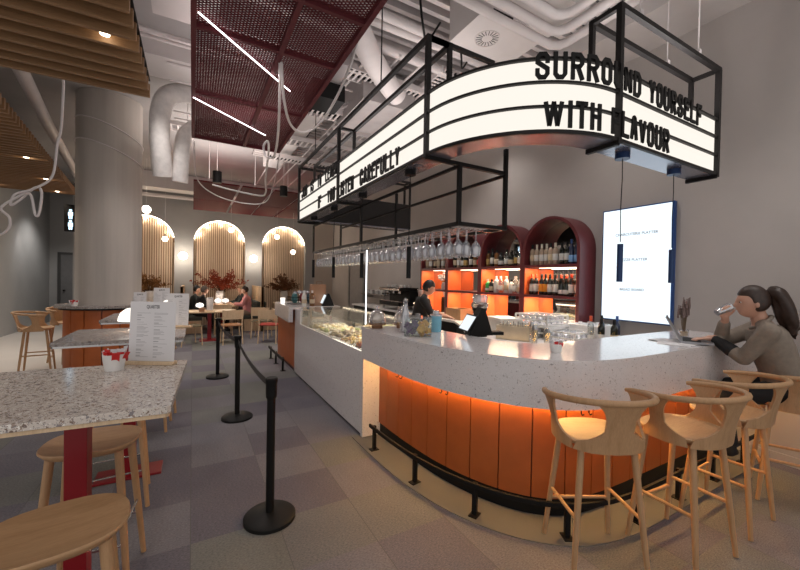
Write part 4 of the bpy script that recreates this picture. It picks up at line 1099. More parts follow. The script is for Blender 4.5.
# ================================================================ backless stools at the high tables
def counter_stool():
    t = thing('counter_stool', '', 'stool')
    SZ = .75; b = MB(); n = 32; R = []
    def edge(a, s):
        c, s_ = math.cos(a), math.sin(a)
        return .205 * math.copysign(abs(c) ** .72, c) * s, .175 * math.copysign(abs(s_) ** .80, s_) * s
    for s, z in ((.70, -.045), (.90, -.034), (1.0, -.010), (1.0, -.004), (.985, 0), (.93, -.002), (.72, -.012), (.4, -.017), (.02, -.018)):
        R.append([V((*edge(2 * PI * k / n, s), SZ + z)) for k in range(n)])
    b.rings(R); b.build('seat', M['oak_seat'], t, smooth=True, autosm=55)
    feet = {}
    for sx in (-1, 1):
        for sy in (-1, 1):
            top, bot = V((sx * .135, sy * .105, SZ - .035)), V((sx * .19, sy * .165, 0)); feet[(sx, sy)] = (top, bot)
            MB().tube([bot, bot.lerp(top, .5), top], [.0135, .0175, .0195], 12).build('leg', M['oak'], t, smooth=True, autosm=60)
    def at(k, z): a, b_ = feet[k]; return b_.lerp(a, z / a.z)
    for k1, k2, z in (((-1, 1), (1, 1), .25), ((-1, -1), (1, -1), .25), ((-1, -1), (-1, 1), .33), ((1, -1), (1, 1), .33)):
        MB().cyl(at(k1, z), at(k2, z), .007, n=8).build('foot_bar', M['steel'], t, smooth=True, autosm=60)
    return t
cs = counter_stool(); cs['label'] = 'backless oak stool nearest the camera at the lower left corner'; cs['group'] = 'backless oak stools at the high tables'
cs.location = (-.395, 1.63, 0); cs.rotation_euler = (0, 0, math.radians(8))
again(cs, 'backless oak stool behind the red post of the nearest table', (-.44, 2.42, 0), math.radians(-6))
again(cs, 'backless oak stool with legs showing between nearest and second table', (-.46, 3.21, 0), math.radians(4))
again(cs, 'backless oak stool on the far side of the second high table', (-.40, 4.62, 0), math.radians(-5))
again(cs, 'backless oak stool at the near side of the third high table', (-.36, 5.02 + .02, 0), math.radians(3)).location.y = 5.17
# ================================================================ high terrazzo tables on red posts
def high_table(label, x0, x1, y0, y1, mat, rz=0, px=0, bx=.2, by=.36, py=0):
    t = thing('high_table', label, 'table', ((x0 + x1) / 2, (y0 + y1) / 2, 0), rz, 'high terrazzo tables')
    hx, hy = (x1 - x0) / 2, (y1 - y0) / 2; c = .012
    poly = [(-hx + c, -hy), (hx - c, -hy), (hx, -hy + c), (hx, hy - c), (hx - c, hy), (-hx + c, hy), (-hx, hy - c), (-hx, -hy + c)]
    MB().prism(poly, 1.072, 1.10).build('tabletop', mat, t, bevel=.002)
    MB().prism([(x * .985, y * .985) for x, y in poly], 1.056, 1.072).build('edge_board', M['oak_pale'] if mat is M['terr_table'] else M['steel'], t)
    MB().box(px - .04, px + .04, py - .04, py + .04, .018, 1.048).build('post', M['redsteel'], t, bevel=.003)
    MB().box(-.18, .18, -.18, .18, 1.048, 1.056).build('top_plate', M['redsteel'], t)
    MB().box(px - bx, px + bx, py - by, py + by, 0, .018).build('base_plate', M['redsteel'], t, bevel=.004)
    return t
high_table('speckled high table nearest the camera with menu and sachet pot', -.90, -.045, 1.68, 2.57, M['terr_table'], math.radians(-3), .035, .16, .25)
high_table('grey terrazzo high table behind the nearest one, second in the row', -.895, -.05, 3.53, 4.32, M['terr_dark'], 0, .045, .22, .11, -.30)
high_table('grey terrazzo high table farthest in the row, before the column', -.885, -.05, 5.08, 6.02, M['terr_dark'])
TT = 1.1004
# menus
def text_mesh(txt, h, mat, name, parent, loc, rot, wide=1.0, center=True):
    fc = bpy.data.curves.new(name, 'FONT'); fc.body = txt; fc.size = h * 1.4; fc.extrude = .0002; fc.offset = .0006; fc.align_x = 'CENTER' if center else 'LEFT'
    tmp = bpy.data.objects.new('tmp', fc); COL.objects.link(tmp)
    me = bpy.data.meshes.new_from_object(tmp.evaluated_get(bpy.context.evaluated_depsgraph_get())); bpy.data.objects.remove(tmp)
    me.materials.clear(); me.materials.append(mat)
    o = bpy.data.objects.new(name, me); COL.objects.link(o); o.parent = parent; o.location = loc; o.rotation_euler = rot; o.scale = (wide, 1, 1)
    return o
def menu(label, x, y, rz, z=TT, w=.215, h=.30):
    t = thing('menu_stand', label, 'menu', (x, y, z), rz, 'white menus in wooden stands')
    b = MB(); b.box(-.135, .135, -.025, -.004, 0, .020); b.box(-.135, .135, .004, .025, 0, .020); b.box(-.135, .135, -.004, .004, 0, .006)
    b.build('stand', M['oak_pale'], t, bevel=.004)
    tilt = Matrix.Rotation(math.radians(-3), 4, 'X')
    MB().box(-w / 2, w / 2, -.0012, .0012, .007, h, tilt).build('card', M['paper'], t)
    text_mesh('QUARTER', .019, M['ink'], 'heading', t, (0, -.0016 + math.sin(math.radians(3)) * (h - .035), h - .038), (PI / 2 - math.radians(3), 0, 0), .62)
    random.seed(int(abs(x * 100)) + 3); l = MB()
    for cxx in (-.088, .008):
        zz = h - .065
        while zz > .035:
            if random.random() < .28: zz -= .008; l.box(cxx, cxx + random.uniform(.02, .035), -.0017, -.0013, zz, zz + .0042, tilt)
            else: l.box(cxx, cxx + random.uniform(.035, .078), -.0017, -.0013, zz, zz + .0018, tilt)
            zz -= random.choice((.006, .006, .0075, .012))
    o = l.build('print_lines', M['inkgrey'], t)
menu('white menu card on the nearest speckled table', -.20, 2.49, -.5126, w=.258, h=.352)
menu('white menu card right of the lamp on the second table', -.125, 4.20, -.42, w=.2, h=.33)
menu('white menu card on the third table, left of the others', -.36, 5.80, -.40, w=.2, h=.34)
menu('small white menu card at the back edge of the third table', -.60, 5.86, -.3, w=.15, h=.28)
sugar_pot('white pot of red and white sachets on the nearest speckled table', (-.355, 2.42, TT), .052, .085)
sugar_pot('small pot of red sachets on the ring table at the column foot', (-1.62, 7.56, 1.1005), .05, .07)
def dome_lamp(label, x, y, z=TT, r=.13, s=1):
    t = thing('table_lamp', label, 'table lamp', (x, y, z), 0, 'white dome table lamps')
    MB().lathe([(.055 * s, 0), (.055 * s, .012), (.01 * s, .02), (.008 * s, .10 * s)], n=18).build('base', M['porcelain'], t, smooth=True, autosm=40)
    MB().lathe([(r, .095 * s), (r * .98, .12 * s), (r * .85, .165 * s), (r * .55, .20 * s), (r * .15, .212 * s), (.0005, .213 * s)], n=24).build('shade', M['lamp_shade'], t, smooth=True)
    light('lamp_glow', 'POINT', (x, y, z + .07 * s), 1.2, WARM if 'WARM' in globals() else (1, .8, .6), size=.03)
WARM = (1, .80, .62)
dome_lamp('glowing white dome lamp behind the menu on the second table', -.445, 4.05)
dome_lamp('glowing white dome lamp on the third table right of the menus', -.22, 5.36)

# ================================================================ ring table round the column
cx, cy = -1.26, 8.07
rt = thing('ring_table', 'round terrazzo bar ledge wrapped round the concrete column', 'table', (cx, cy, 0))
def annulus(mb, r0, r1, z0, z1, n=56):
    A = [V((r1 * math.cos(2 * PI * k / n), r1 * math.sin(2 * PI * k / n))) for k in range(n + 1)]; B = [p * (r0 / r1) for p in A]
    return mb.wall_strip(A, B, z0, z1)
annulus(MB(), .460, .71, 1.06, 1.10).build('ledge', M['terr_dark'], rt)
annulus(MB(), .460, .66, 1.03, 1.059).build('under_ring', M['black'], rt)
for k in range(16):
    a0, a1 = 2 * PI * k / 16 + .012, 2 * PI * (k + 1) / 16 - .012
    A = [V((.60 * math.cos(a0 + (a1 - a0) * j / 4), .60 * math.sin(a0 + (a1 - a0) * j / 4))) for j in range(5)]
    MB().wall_strip(A, [p * .95 for p in A], .07, 1.029).build('front_panel', M['orange'], rt)
annulus(MB(), .461, .565, 0, 1.028).build('plinth', M['maroon'], rt)

# ================================================================ stanchions
def stanchion():
    t = thing('stanchion', '', 'stanchion')
    MB().lathe([(.165, 0), (.165, .022), (.15, .034), (.05, .046), (.028, .05)], n=32).build('base', M['black_soft'], t, smooth=True, autosm=40)
    MB().cyl((0, 0, .05), (0, 0, .80), .027, n=20).build('pole', M['black'], t, smooth=True, autosm=40)
    MB().lathe([(.028, .80), (.034, .81), (.036, .84), (.036, .905), (.040, .91), (.040, .935), (.034, .94)], n=20).build('belt_head', M['black_soft'], t, smooth=True, autosm=40)
    MB().box(-.012, .012, .036, .048, .855, .90).build('belt_clip', M['black_soft'], t)
    return t
G = 'black belt stanchions in a row'
s1 = stanchion(); s1['label'] = 'black belt stanchion nearest the camera'; s1['group'] = G; s1.location = (.462, 2.533, 0)
s2 = again(s1, 'black belt stanchion in the middle of the row of three', (.454, 4.527, 0), 0, G)
s3 = again(s1, 'black belt stanchion farthest from the camera', (.36, 6.52, 0), 0, G)
def belt(root, y0, y1, sag, dx):
    b = MB(); n = 16; A = []
    for k in range(n + 1):
        u = k / n; z = .878 - sag * 4 * u * (1 - u)
        A.append((dx * u, y0 + (y1 - y0) * u, z))
    for (p, q) in zip(A, A[1:]):
        v = [b.bm.verts.new((x + e, y, z + h)) for (x, y, z) in (p, q) for e in (-.001, .001) for h in (-.024, .024)]
        for f in ((0, 1, 5, 4), (2, 6, 7, 3), (1, 3, 7, 5), (0, 4, 6, 2)): b.bm.faces.new([v[i] for i in f])
    return b.build('belt', M['belt'], root)
belt(s1, .048, 1.955, .05, -.008)
belt(s2, .048, 1.955, .05, -.094)
# ================================================================ people
def remesh(mb, vox, smooth_it=4):
    me = bpy.data.meshes.new('tmp'); bmesh.ops.recalc_face_normals(mb.bm, faces=mb.bm.faces[:]); mb.bm.to_mesh(me); mb.bm.free()
    o = bpy.data.objects.new('tmp', me); COL.objects.link(o)
    r = o.modifiers.new('r', 'REMESH'); r.mode = 'VOXEL'; r.voxel_size = vox; r.use_smooth_shade = True
    s = o.modifiers.new('s', 'SMOOTH'); s.iterations = smooth_it; s.factor = .5
    m2 = bpy.data.meshes.new_from_object(o.evaluated_get(bpy.context.evaluated_depsgraph_get()))
    bpy.data.objects.remove(o); bpy.data.meshes.remove(me)
    for p in m2.polygons: p.use_smooth = True
    return m2
def mesh_obj(name, me, mat, parent):
    me.materials.clear(); me.materials.append(mat); me.name = name
    o = bpy.data.objects.new(name, me); COL.objects.link(o); o.parent = parent
    return o
def limb(mb, pts, rs):
    """tapered limb with round joints"""
    P, Rr = [], []
    for i in range(len(pts) - 1):
        for k in range(6):
            t = k / 6; P.append(V(pts[i]).lerp(V(pts[i + 1]), t)); Rr.append(rs[i] + (rs[i + 1] - rs[i]) * t)
    P.append(V(pts[-1])); Rr.append(rs[-1])
    mb.tube(P, Rr, 10)
    for p, r in zip(pts, rs): mb.ball(p, r * .98, 6)
def ik(a, c, l1, l2, pole):
    a, c = V(a), V(c); d = c - a; L = min(d.length, (l1 + l2) * .999); u = d.normalized()
    x = (l1 * l1 - l2 * l2 + L * L) / (2 * L); h = math.sqrt(max(0, l1 * l1 - x * x))
    p = V(pole); p = (p - u * p.dot(u)).normalized()
    return a + u * x + p * h
def ell_loft(mb, secs, right, n=20):
    """torso: list of (centre, half width, half depth, forward dir)"""
    R = []
    for c, hw, hd, f in secs:
        f = V(f).normalized(); R.append([V(c) + right * (hw * math.cos(2 * PI * k / n)) + f * (hd * math.sin(2 * PI * k / n)) for k in range(n)])
    mb.rings(R)
def hand(mb, wrist, fwd, up, side, curl=.5, k=1.0):
    """palm, four unequal curled fingers, thumb from the side near the palm base; side=+1 thumb toward fwd x up"""
    wrist, f, u = V(wrist), V(fwd).normalized(), V(up); u = (u - f * u.dot(f)).normalized(); s = f.cross(u) * side
    pc = wrist + f * (.048 * k)
    rot = Matrix((f, s, u)).transposed()
    mb.ball(pc, .046 * k, 7, (1.05, .88, .36), rot); limb(mb, [wrist - f * .02 * k, wrist + f * .03 * k], [.026 * k, .027 * k])
    for j, (off, ln) in enumerate(((.030, .074), (.010, .084), (-.010, .078), (-.029, .060))):
        p = wrist + f * (.085 * k) + s * (off * k); d = (f + s * off * 2.2).normalized(); pts = [p - f * .03 * k]; a = 0
        for seg in (.42, .33, .25):
            pts.append(pts[-1] + (d * math.cos(a) - u * math.sin(a)) * (ln * k * seg + (.03 * k if len(pts) == 1 else 0))); a += curl * .95
        limb(mb, pts, [.0098 * k, .0094 * k, .0086 * k, .0072 * k])
    p = wrist + f * (.022 * k) + s * (.026 * k); d = (f * .72 + s * .70 - u * .22 * (1 + curl)).normalized(); q = p + d * (.042 * k); r = q + (d * .7 + f * .6 - u * .25 * curl).normalized() * (.032 * k)
    limb(mb, [p, q, r], [.0125 * k, .0105 * k, .0085 * k])
def head(mb, c, face, up, k=1.0, n=26):
    """skull with brow, nose, lips, chin, ears and eye sockets; c = centre of the head"""
    c, f, u = V(c), V(face).normalized(), V(up); u = (u - f * u.dot(f)).normalized(); s = f.cross(u)
    R = []
    for i in range(1, n):
        t = PI * i / n; z = -math.cos(t); ring = []
        for j in range(2 * n):
            a = PI * j / n; ca, sa = math.cos(a), math.sin(a)
            y = sa * math.sin(t); x = ca * math.sin(t)
            front = max(0, ca) ** 1.5
            wy = .074; wx = .094
            if z < -.1: wy *= 1 - .30 * min(1, (-z - .1) / .9) ** 1.2; 
            px_ = x * wx; py = y * wy; pz = z * .118
            if z < -.25 and ca < 0: px_ *= 1 - .45 * min(1, (-z - .25) / .6)          # nape
            if z < -.3: px_ += .014 * front * min(1, (-z - .3) / .4)                   # jaw / chin forward
            g = lambda z0, sz, a0, sa_: math.exp(-((z - z0) / sz) ** 2 - ((a if a < PI else a - 2 * PI) - a0) ** 2 / sa_ ** 2)
            px_ += .026 * g(-.22, .13, 0, .17) + .013 * g(-.05, .16, 0, .13)            # nose
            px_ -= .010 * (g(.03, .10, .42, .20) + g(.03, .10, -.42, .20))             # eye sockets
            px_ += .005 * g(.17, .08, 0, .6)                                            # brow
            px_ += .006 * (g(-.50, .045, 0, .24) + g(-.60, .05, 0, .20)); px_ -= .004 * g(-.55, .02, 0, .3)
            px_ += .006 * g(-.82, .12, 0, .3)
            ring.append(c + f * (px_ * k) + s * (py * k) + u * (pz * k))
        R.append(ring)
    mb.rings(R)
    rot = Matrix((f, s, u)).transposed()
    for sg in (-1, 1): mb.ball(c - f * .006 * k + s * (sg * .074 * k) - u * .012 * k, .030 * k, 6, (.6, .32, 1.05), rot)
def eyes(parent, c, face, up, k=1.0):
    c, f, u = V(c), V(face).normalized(), V(up); u = (u - f * u.dot(f)).normalized(); s = f.cross(u)
    a, b = MB(), MB()
    for sg in (-1, 1):
        p = c + f * (.0735 * k) + s * (sg * .030 * k) + u * (.003 * k); a.ball(p, .0108 * k, 6, (1, 1, .62)); b.ball(p + f * (.0066 * k) + s * (sg * .001), .0060 * k, 5)
        bw = [c + f * (.088 - .010 * abs(t)) * k + s * sg * (.015 + .016 * t) * k + u * (.024 - .003 * t * t) * k for t in (0, 1, 2)]
        b.tube(bw, [.0025 * k, .003 * k, .0015 * k], 5)
    a.build('eyes', M['porcelain'], parent, smooth=True); b.build('irises_and_brows', M['hair'], parent, smooth=True)
def hair_cap(mb, c, face, up, k=1.0, line=.28, extra=1.0, n=20):
    """scalp shell: covers crown, sides and nape, leaves the face free"""
    c, f, u = V(c), V(face).normalized(), V(up); u = (u - f * u.dot(f)).normalized(); s = f.cross(u)
    R = []
    for i in range(1, n):
        t = PI * i / n; z = -math.cos(t); ring = []
        for j in range(2 * n):
            a = PI * j / n; ca, sa = math.cos(a), math.sin(a)
            q = min(1, max(0, (ca + .02) / .40)); lim = -.55 + (line + .08 + .55) * q
            lift = 1.0 if z > lim else max(.80, 1 - (lim - z) * 1.1)
            e = 1.10 * extra * lift
            wx = .094 * (1 - (.40 * min(1, (-z - .25) / .6) if z < -.25 and ca < 0 else 0))
            ring.append(c + f * (ca * math.sin(t) * wx * e * k - .004 * k) + s * (sa * math.sin(t) * .075 * e * k) + u * (z * .117 * e * k + .006 * k))
        R.append(ring)
    mb.rings(R)

def person(label, pelvis, face2d, neck, head_c, look, hands, seat=True, knees=None, feet=None, k=1.0, top=None, trousers=None, shoes=None, hairm=None, up=(0, 0, 1), vox=.009, hand_dirs=None, sleeves=.0, group=None, elbow_poles=None, collar=None, hair_line=.30, lapels=False, hand_k=1.0):
    pelvis, neck, head_c = V(pelvis), V(neck), V(head_c); f = V((face2d[0], face2d[1], 0)).normalized(); r = V((f.y, -f.x, 0))
    base = V((pelvis.x, pelvis.y, 0)); t = thing('person', label, 'person', base, 0, group)
    L = lambda p: V(p) - base
    spine = neck - pelvis; su = spine.normalized(); fd = (f - su * f.dot(su)).normalized()
    sh = {sg: neck - su * .045 + r * (sg * .158 * k) for sg in (-1, 1)}
    hip = {sg: pelvis + r * (sg * .09 * k) for sg in (-1, 1)}
    el, wr = {}, {}
    body = MB()
    for sg in (-1, 1):
        h = V(hands[sg]); hd = V(hand_dirs[sg][0]).normalized() if hand_dirs else f
        wr[sg] = h - hd * .05 * k
        el[sg] = ik(sh[sg], wr[sg], .275 * k, .25 * k, elbow_poles[sg] if elbow_poles else (r * sg * .6 + V((0, 0, -1))))
        limb(body, [L(sh[sg]), L(el[sg]), L(wr[sg])], [.046 * k, .038 * k, .026 * k])
        hu = V(hand_dirs[sg][1]) if hand_dirs else V((0, 0, 1)); cu = hand_dirs[sg][2] if hand_dirs else .5
        hand(body, L(wr[sg]), hd, hu, -sg, cu, .92 * k * hand_k)
    secs = [(pelvis - su * .06, .13 * k, .09 * k, fd), (pelvis, .155 * k, .11 * k, fd), (pelvis + spine * .35, .125 * k, .095 * k, fd), (pelvis + spine * .62, .150 * k, .115 * k, fd), (pelvis + spine * .82, .158 * k, .105 * k, fd), (pelvis + spine * .93, .120 * k, .075 * k, fd), (neck + su * .005, .06 * k, .055 * k, fd)]
    ell_loft(body, [(L(c), a, b_, d) for c, a, b_, d in secs], r)
    lk = V(look).normalized(); hu = V(up)
    limb(body, [L(neck - su * .03), L(neck.lerp(head_c, .45)), L(head_c - lk * .012 - hu * .03)], [.060 * k, .052 * k, .050 * k])
    head(body, L(head_c), lk, hu, k)
    kn, an = {}, {}
    for sg in (-1, 1):
        ft = V(feet[sg]); an[sg] = ft + V((0, 0, .08 * k))
        kn[sg] = V(knees[sg]) if knees else ik(hip[sg], an[sg], .42 * k, .41 * k, f + r * sg * .15)
        limb(body, [L(hip[sg]), L(kn[sg]), L(an[sg])], [.078 * k, .052 * k, .036 * k])
    o = mesh_obj('body', remesh(body, vox, 2), M['skin'], t)
    # garments over the same skeleton
    g = MB(); e = .014
    ell_loft(g, [(L(c), a + e + (.016 if i < 3 else .004), b_ + e + (.016 if i < 3 else .004), d) for i, (c, a, b_, d) in enumerate(secs[:-1])], r)
    for sg in (-1, 1):
        cuff = wr[sg].lerp(el[sg], .10 + sleeves)
        limb(g, [L(sh[sg] - su * .012), L(el[sg]), L(cuff)], [.068 * k, .056 * k, .043 * k])
        limb(g, [L(sh[sg]), L(neck - su * .01)], [.058 * k, .050 * k])
    mesh_obj('jacket' if lapels else 'top', remesh(g, .012, 5), top, t)
    g = MB()
    for sg in (-1, 1): limb(g, [L(hip[sg]), L(kn[sg]), L(an[sg] + V((0, 0, .03)))], [.098 * k, .070 * k, .054 * k])
    ell_loft(g, [(L(pelvis - su * .085), .15 * k, .11 * k, fd), (L(pelvis), .172 * k, .128 * k, fd), (L(pelvis + su * .09), .150 * k, .115 * k, fd)], r)
    mesh_obj('trousers', remesh(g, .012, 4), trousers, t)
    g = MB()
    for sg in (-1, 1):
        a = L(an[sg]) - V((0, 0, .045 * k)); g.ball(a + f * .06, .052 * k, 8, (2.4, .85, .8), Matrix((f, r, V((0, 0, 1)))).transposed())
        limb(g, [a, a + V((0, 0, .06))], [.046 * k, .044 * k])
    me = remesh(g, .01, 2)
    mesh_obj('shoes', me, shoes or M['cloth_black'], t)
    eyes(t, L(head_c), lk, hu, k)
    hm = MB(); hair_cap(hm, L(head_c), lk, hu, k, hair_line); ho = mesh_obj('hair', remesh(hm, .009, 2), hairm, t)
    return t, L, dict(sh=sh, el=el, wr=wr, f=f, r=r, su=su, fd=fd, neck=neck, base=base)

# ---- woman at the bar, seen in profile, drinking and using the laptop
wf = V((-.45, .89, 0)).normalized(); wl = V((-.56, .82, -.06)).normalized()
wt, L, J = person('woman with long dark ponytail in taupe jacket drinking at the bar with a laptop', (3.97, .985, .815), (wf.x, wf.y), (3.80, 1.10, 1.325), (3.735, 1.135, 1.478), wl,
    {1: (3.655, 1.275, 1.378), -1: (3.70, 1.41, 1.163)}, feet={-1: (3.72, 1.24, .26), 1: (3.97, 1.33, .26)}, k=1.0, top=M['jacket'], trousers=M['cloth_black'], hairm=M['hair'], vox=.0065,
    hand_dirs={1: (V((-.42, -.05, .55)), V((.4, .75, .3)), .8), -1: (V((-.55, .75, -.12)), V((0, 0, 1)), .35)}, sleeves=.12, lapels=True, hair_line=.38,
    elbow_poles={1: V((.35, .5, -.9)), -1: V((-.12, -.25, -1))})
# black undersleeve, collar and lapel
for sg in (-1,):
    g = MB(); limb(g, [L(J['el'][sg].lerp(J['wr'][sg], .36)), L(J['el'][sg].lerp(J['wr'][sg], .88))], [.054, .040]); mesh_obj('undersleeve', remesh(g, .009, 3), M['cloth_black'], wt)
g = MB(); nk = J['neck']
g.tube([L(nk + J['r'] * (.075 * math.cos(a)) + J['fd'] * (.068 * math.sin(a)) + J['su'] * (.0 - .03 * math.sin(a))) for a in [2 * PI * i / 20 for i in range(20)]], .016, 8, True)
mesh_obj('collar', remesh(g, .008, 2), M['jacket'], wt)
# ponytail: tied high at the back, falling over the shoulder blades
hc = V((3.735, 1.135, 1.478)); back = -wl; g = MB(); rs = V((wl.y, -wl.x, 0))
tie = hc + back * .092 + V((0, 0, .058)); random.seed(31)
for k in range(16):
    o1 = V((random.uniform(-1, 1), random.uniform(-1, 1), random.uniform(-1, 1))) * .022
    w_ = random.uniform(-.040, .040)
    P = [tie + o1 * .3, tie + back * .040 + V((0, 0, .012)) + o1 * 1.2, tie + back * .078 + V((0, 0, -.055)) + o1 * 1.8 + rs * w_ * .5, tie + back * .115 + V((0, 0, -.17)) + o1 * 2.0 + rs * w_, tie + back * (.15 + random.uniform(-.05, .04)) + V((0, 0, -.30 + random.uniform(-.05, .04))) + rs * w_ * 1.2]
    g.tube([L(p) for p in catmull(P, 5)], [.020 + .012 * math.sin(PI * i / 20) if i < 17 else .020 - .004 * (i - 16) for i in range(21)], 7)
mesh_obj('ponytail', remesh(g, .009, 1), M['hair'], wt)
b = MB(); b.tube([L(tie + back * .01 + (rs * math.cos(a) + V((0, 0, 1)) * math.sin(a)) * .028) for a in [2 * PI * i / 14 for i in range(14)]], .008, 6, True); b.build('hair_tie', M['cloth_black'], wt, smooth=True)
# the drink in her hand is a thing of its own
gl = thing('coffee_glass', 'glass of milky coffee held to the mouth of the woman', 'glass', (3.625, 1.272, 1.413))
ax = V((-.75, .45, -.42)).normalized(); rot = V((0, 0, 1)).rotation_difference(-ax).to_matrix().to_4x4()
mb = MB().lathe([(.0005, -.055), (.026, -.055), (.033, .055), (.030, .055), (.024, -.048), (.0005, -.048)], n=18); mb.bm.transform(rot); mb.build('glass', M['bowl'], gl, smooth=True, autosm=40)
mb = MB().lathe([(.0005, -.047), (.0235, -.047), (.0275, .025), (.0005, .025)], n=18); mb.bm.transform(rot); mb.build('coffee', plain('milky_coffee', (.56, .42, .30), .4), gl, smooth=True, autosm=40)

# ---- bartender behind the bar
bf = V((.80, -.60, 0)).normalized()
person('bartender with short black hair in black shirt working behind the bar', (3.20, 5.06, .93), (bf.x, bf.y), (3.27, 4.99, 1.355), (3.325, 4.955, 1.485), V((.82, -.50, -.28)), {-1: (3.68, 4.92, 1.02), 1: (3.50, 4.62, 1.03)},
    feet={-1: (3.26, 5.16, 0), 1: (3.12, 4.96, 0)}, top=M['cloth_black'], trousers=M['cloth_dark'], hairm=M['hair_black'], hand_dirs={-1: (V((.8, -.5, -.2)), V((0, 0, 1)), .5), 1: (V((.8, -.5, -.2)), V((0, 0, 1)), .5)}, sleeves=.55, hair_line=.22)
# ================================================================ booth seating under the arches
def booth(cxb, tag_, lamps):
    # two benches at right angles to the wall, a table between them
    for sg, side in ((-1, 'left'), (1, 'right')):
        t = thing('booth_bench', 'dark green booth bench on the %s of the table under the %s' % (side, tag_), 'bench', (cxb + sg * .78, 12.55, 0), 0, 'booth benches')
        MB().box(-.24, .24, -.80, .95, .36, .46).build('seat', M['bench'], t, bevel=.02)
        MB().box(-.22, .22, -.78, .93, .0, .3595).build('plinth', M['oak_pale'], t)
        b = MB()
        for z in (.465, .60, .735): b.box(min(sg * .12, sg * .235), max(sg * .12, sg * .235), -.80, .95, z, z + .13)
        b.build('backrest', M['bench'], t, bevel=.025)
    if True:
        t = thing('booth_table', 'pale wooden booth table under the %s' % tag_, 'table', (cxb, 12.55, 0), 0, 'booth tables')
        MB().box(-.42, .42, -.62, .85, .715, .745).build('tabletop', M['oak_pale'], t, bevel=.004)
        MB().cyl((0, .1, .02), (0, .1, .715), .04).build('post', M['redsteel'], t)
        MB().cyl((0, .1, 0), (0, .1, .02), .25, n=24).build('base_plate', M['redsteel'], t)
booth(.79, 'middle arch', 1); booth(2.86, 'right arch', 1); booth(-1.28, 'arch behind the column', 1)
for k, x in enumerate((-.25, 1.82)):
    t = thing('booth_divider', 'pale oak divider panel below the %s wall lamp' % ('left', 'right')[k], 'divider', (x, 12.5, 0), 0, 'booth dividers')
    b = MB(); b.box(-.03, .03, -.95, 1.05, .0, 1.32).build('panel', M['oak_pale'], t)
    c = MB()
    for y in (-.95, 0, 1.02): c.box(-.036, .036, y, y + .03, 0, 1.325)
    c.build('edge_trim', M['oak'], t)
# wall lamps between the arches
for k, (x, l) in enumerate(((-.27, 'round white glowing wall lamp between the column and middle arch'), (1.81, 'round white glowing wall lamp between the middle and right arches'))):
    t = thing('wall_lamp', l, 'wall lamp', (x, 13.6, 2.24), 0, 'round wall lamps')
    MB().cyl((0, 0, 0), (0, -.05, 0), .07, n=24).build('back_plate', M['porcelain'], t)
    MB().ball((0, -.15, 0), .125, 12).build('globe', M['bulb'], t, smooth=True)
    light('lamp_glow', 'POINT', (x, 13.2, 2.24), 14, (1, .88, .74), size=.1)
# small globe pendants hung over the booths
for k, (x, y, z, l) in enumerate(((-1.05, 11.5, 3.30, 'small globe pendant close to the right edge of the column, highest'), (-.64, 11.5, 2.57, 'small globe pendant before the arch behind the column, lower'), (.94, 11.5, 2.93, 'small globe pendant before the middle arch'), (2.2, 11.5, 2.83, 'small globe pendant upper left before the right arch'), (2.68, 11.5, 2.40, 'small globe pendant lower right before the right arch'))):
    t = thing('globe_pendant', l, 'pendant lamp', (x, y, z), 0, 'small globe pendants')
    MB().ball((0, 0, 0), .068 if k else .10, 10).build('globe', M['bulb'], t, smooth=True)
    MB().cyl((0, 0, .06), (0, 0, .11), .018).build('socket', M['steel'], t)
    MB().cyl((0, 0, .11), (0, 0, ZC - z), .003, n=5).build('cord', M['whitepipe'], t)
# planters with dried red branches on the far end of the tables
def branches(label, x, y, z, s, col, h=.85, seed=1):
    random.seed(seed); t = thing('dried_branch_vase', label, 'vase', (x, y, z), 0, 'vases of dried branches')
    MB().lathe([(.09, 0), (.12, .05), (.13, .30), (.11, .40), (.10, .40), (.115, .30), (.0005, .04)], n=20).build('vase', M['porcelain'], t, smooth=True, autosm=50)
    b = MB(); lf = MB()
    for k in range(46):
        a = random.uniform(0, 2 * PI); e = random.uniform(.25, 1.35); ln = h * random.uniform(.55, 1.0)
        tip = V((math.cos(a) * math.cos(e) * ln * s, math.sin(a) * math.cos(e) * ln * .6, .36 + math.sin(e) * ln * .8))
        mid = V((0, 0, .34)).lerp(tip, .5) + V((0, 0, .06)); b.tube([(0, 0, .30), mid, tip], [.006, .004, .002], 4)
        for j in range(26):
            u = random.uniform(.35, 1.05); p = (V((0, 0, .34)).lerp(mid, u * 2) if u < .5 else mid.lerp(tip, (u - .5) * 2)) + V((random.uniform(-.05, .05), random.uniform(-.05, .05), random.uniform(-.04, .04)))
            n1 = V((random.uniform(-1, 1), random.uniform(-1, 1), random.uniform(-1, 1))).normalized(); n2 = n1.cross(V((.3, .5, .8))).normalized(); q = .042
            lf.face([p - n1 * q, p + n2 * q * .5, p + n1 * q, p - n2 * q * .5])
    b.build('branches', plain('twig_brown', (.09, .04, .02), .8), t); lf.build('leaves', plain('dried_leaf' + str(seed), col, .7, 0, .3, 20), t)['kind'] = 'stuff'
branches('vase of bushy rust red branches under the middle arch', .79, 13.28, .7455, 1.15, (.30, .045, .015), .95, 3)
branches('white vase of dark brown branches under the right arch', 2.80, 13.28, .7455, .8, (.17, .065, .025), .85, 5)
branches('vase of golden brown branches right beside the column', -1.12, 13.28, .7455, .9, (.30, .14, .04), .80, 8)
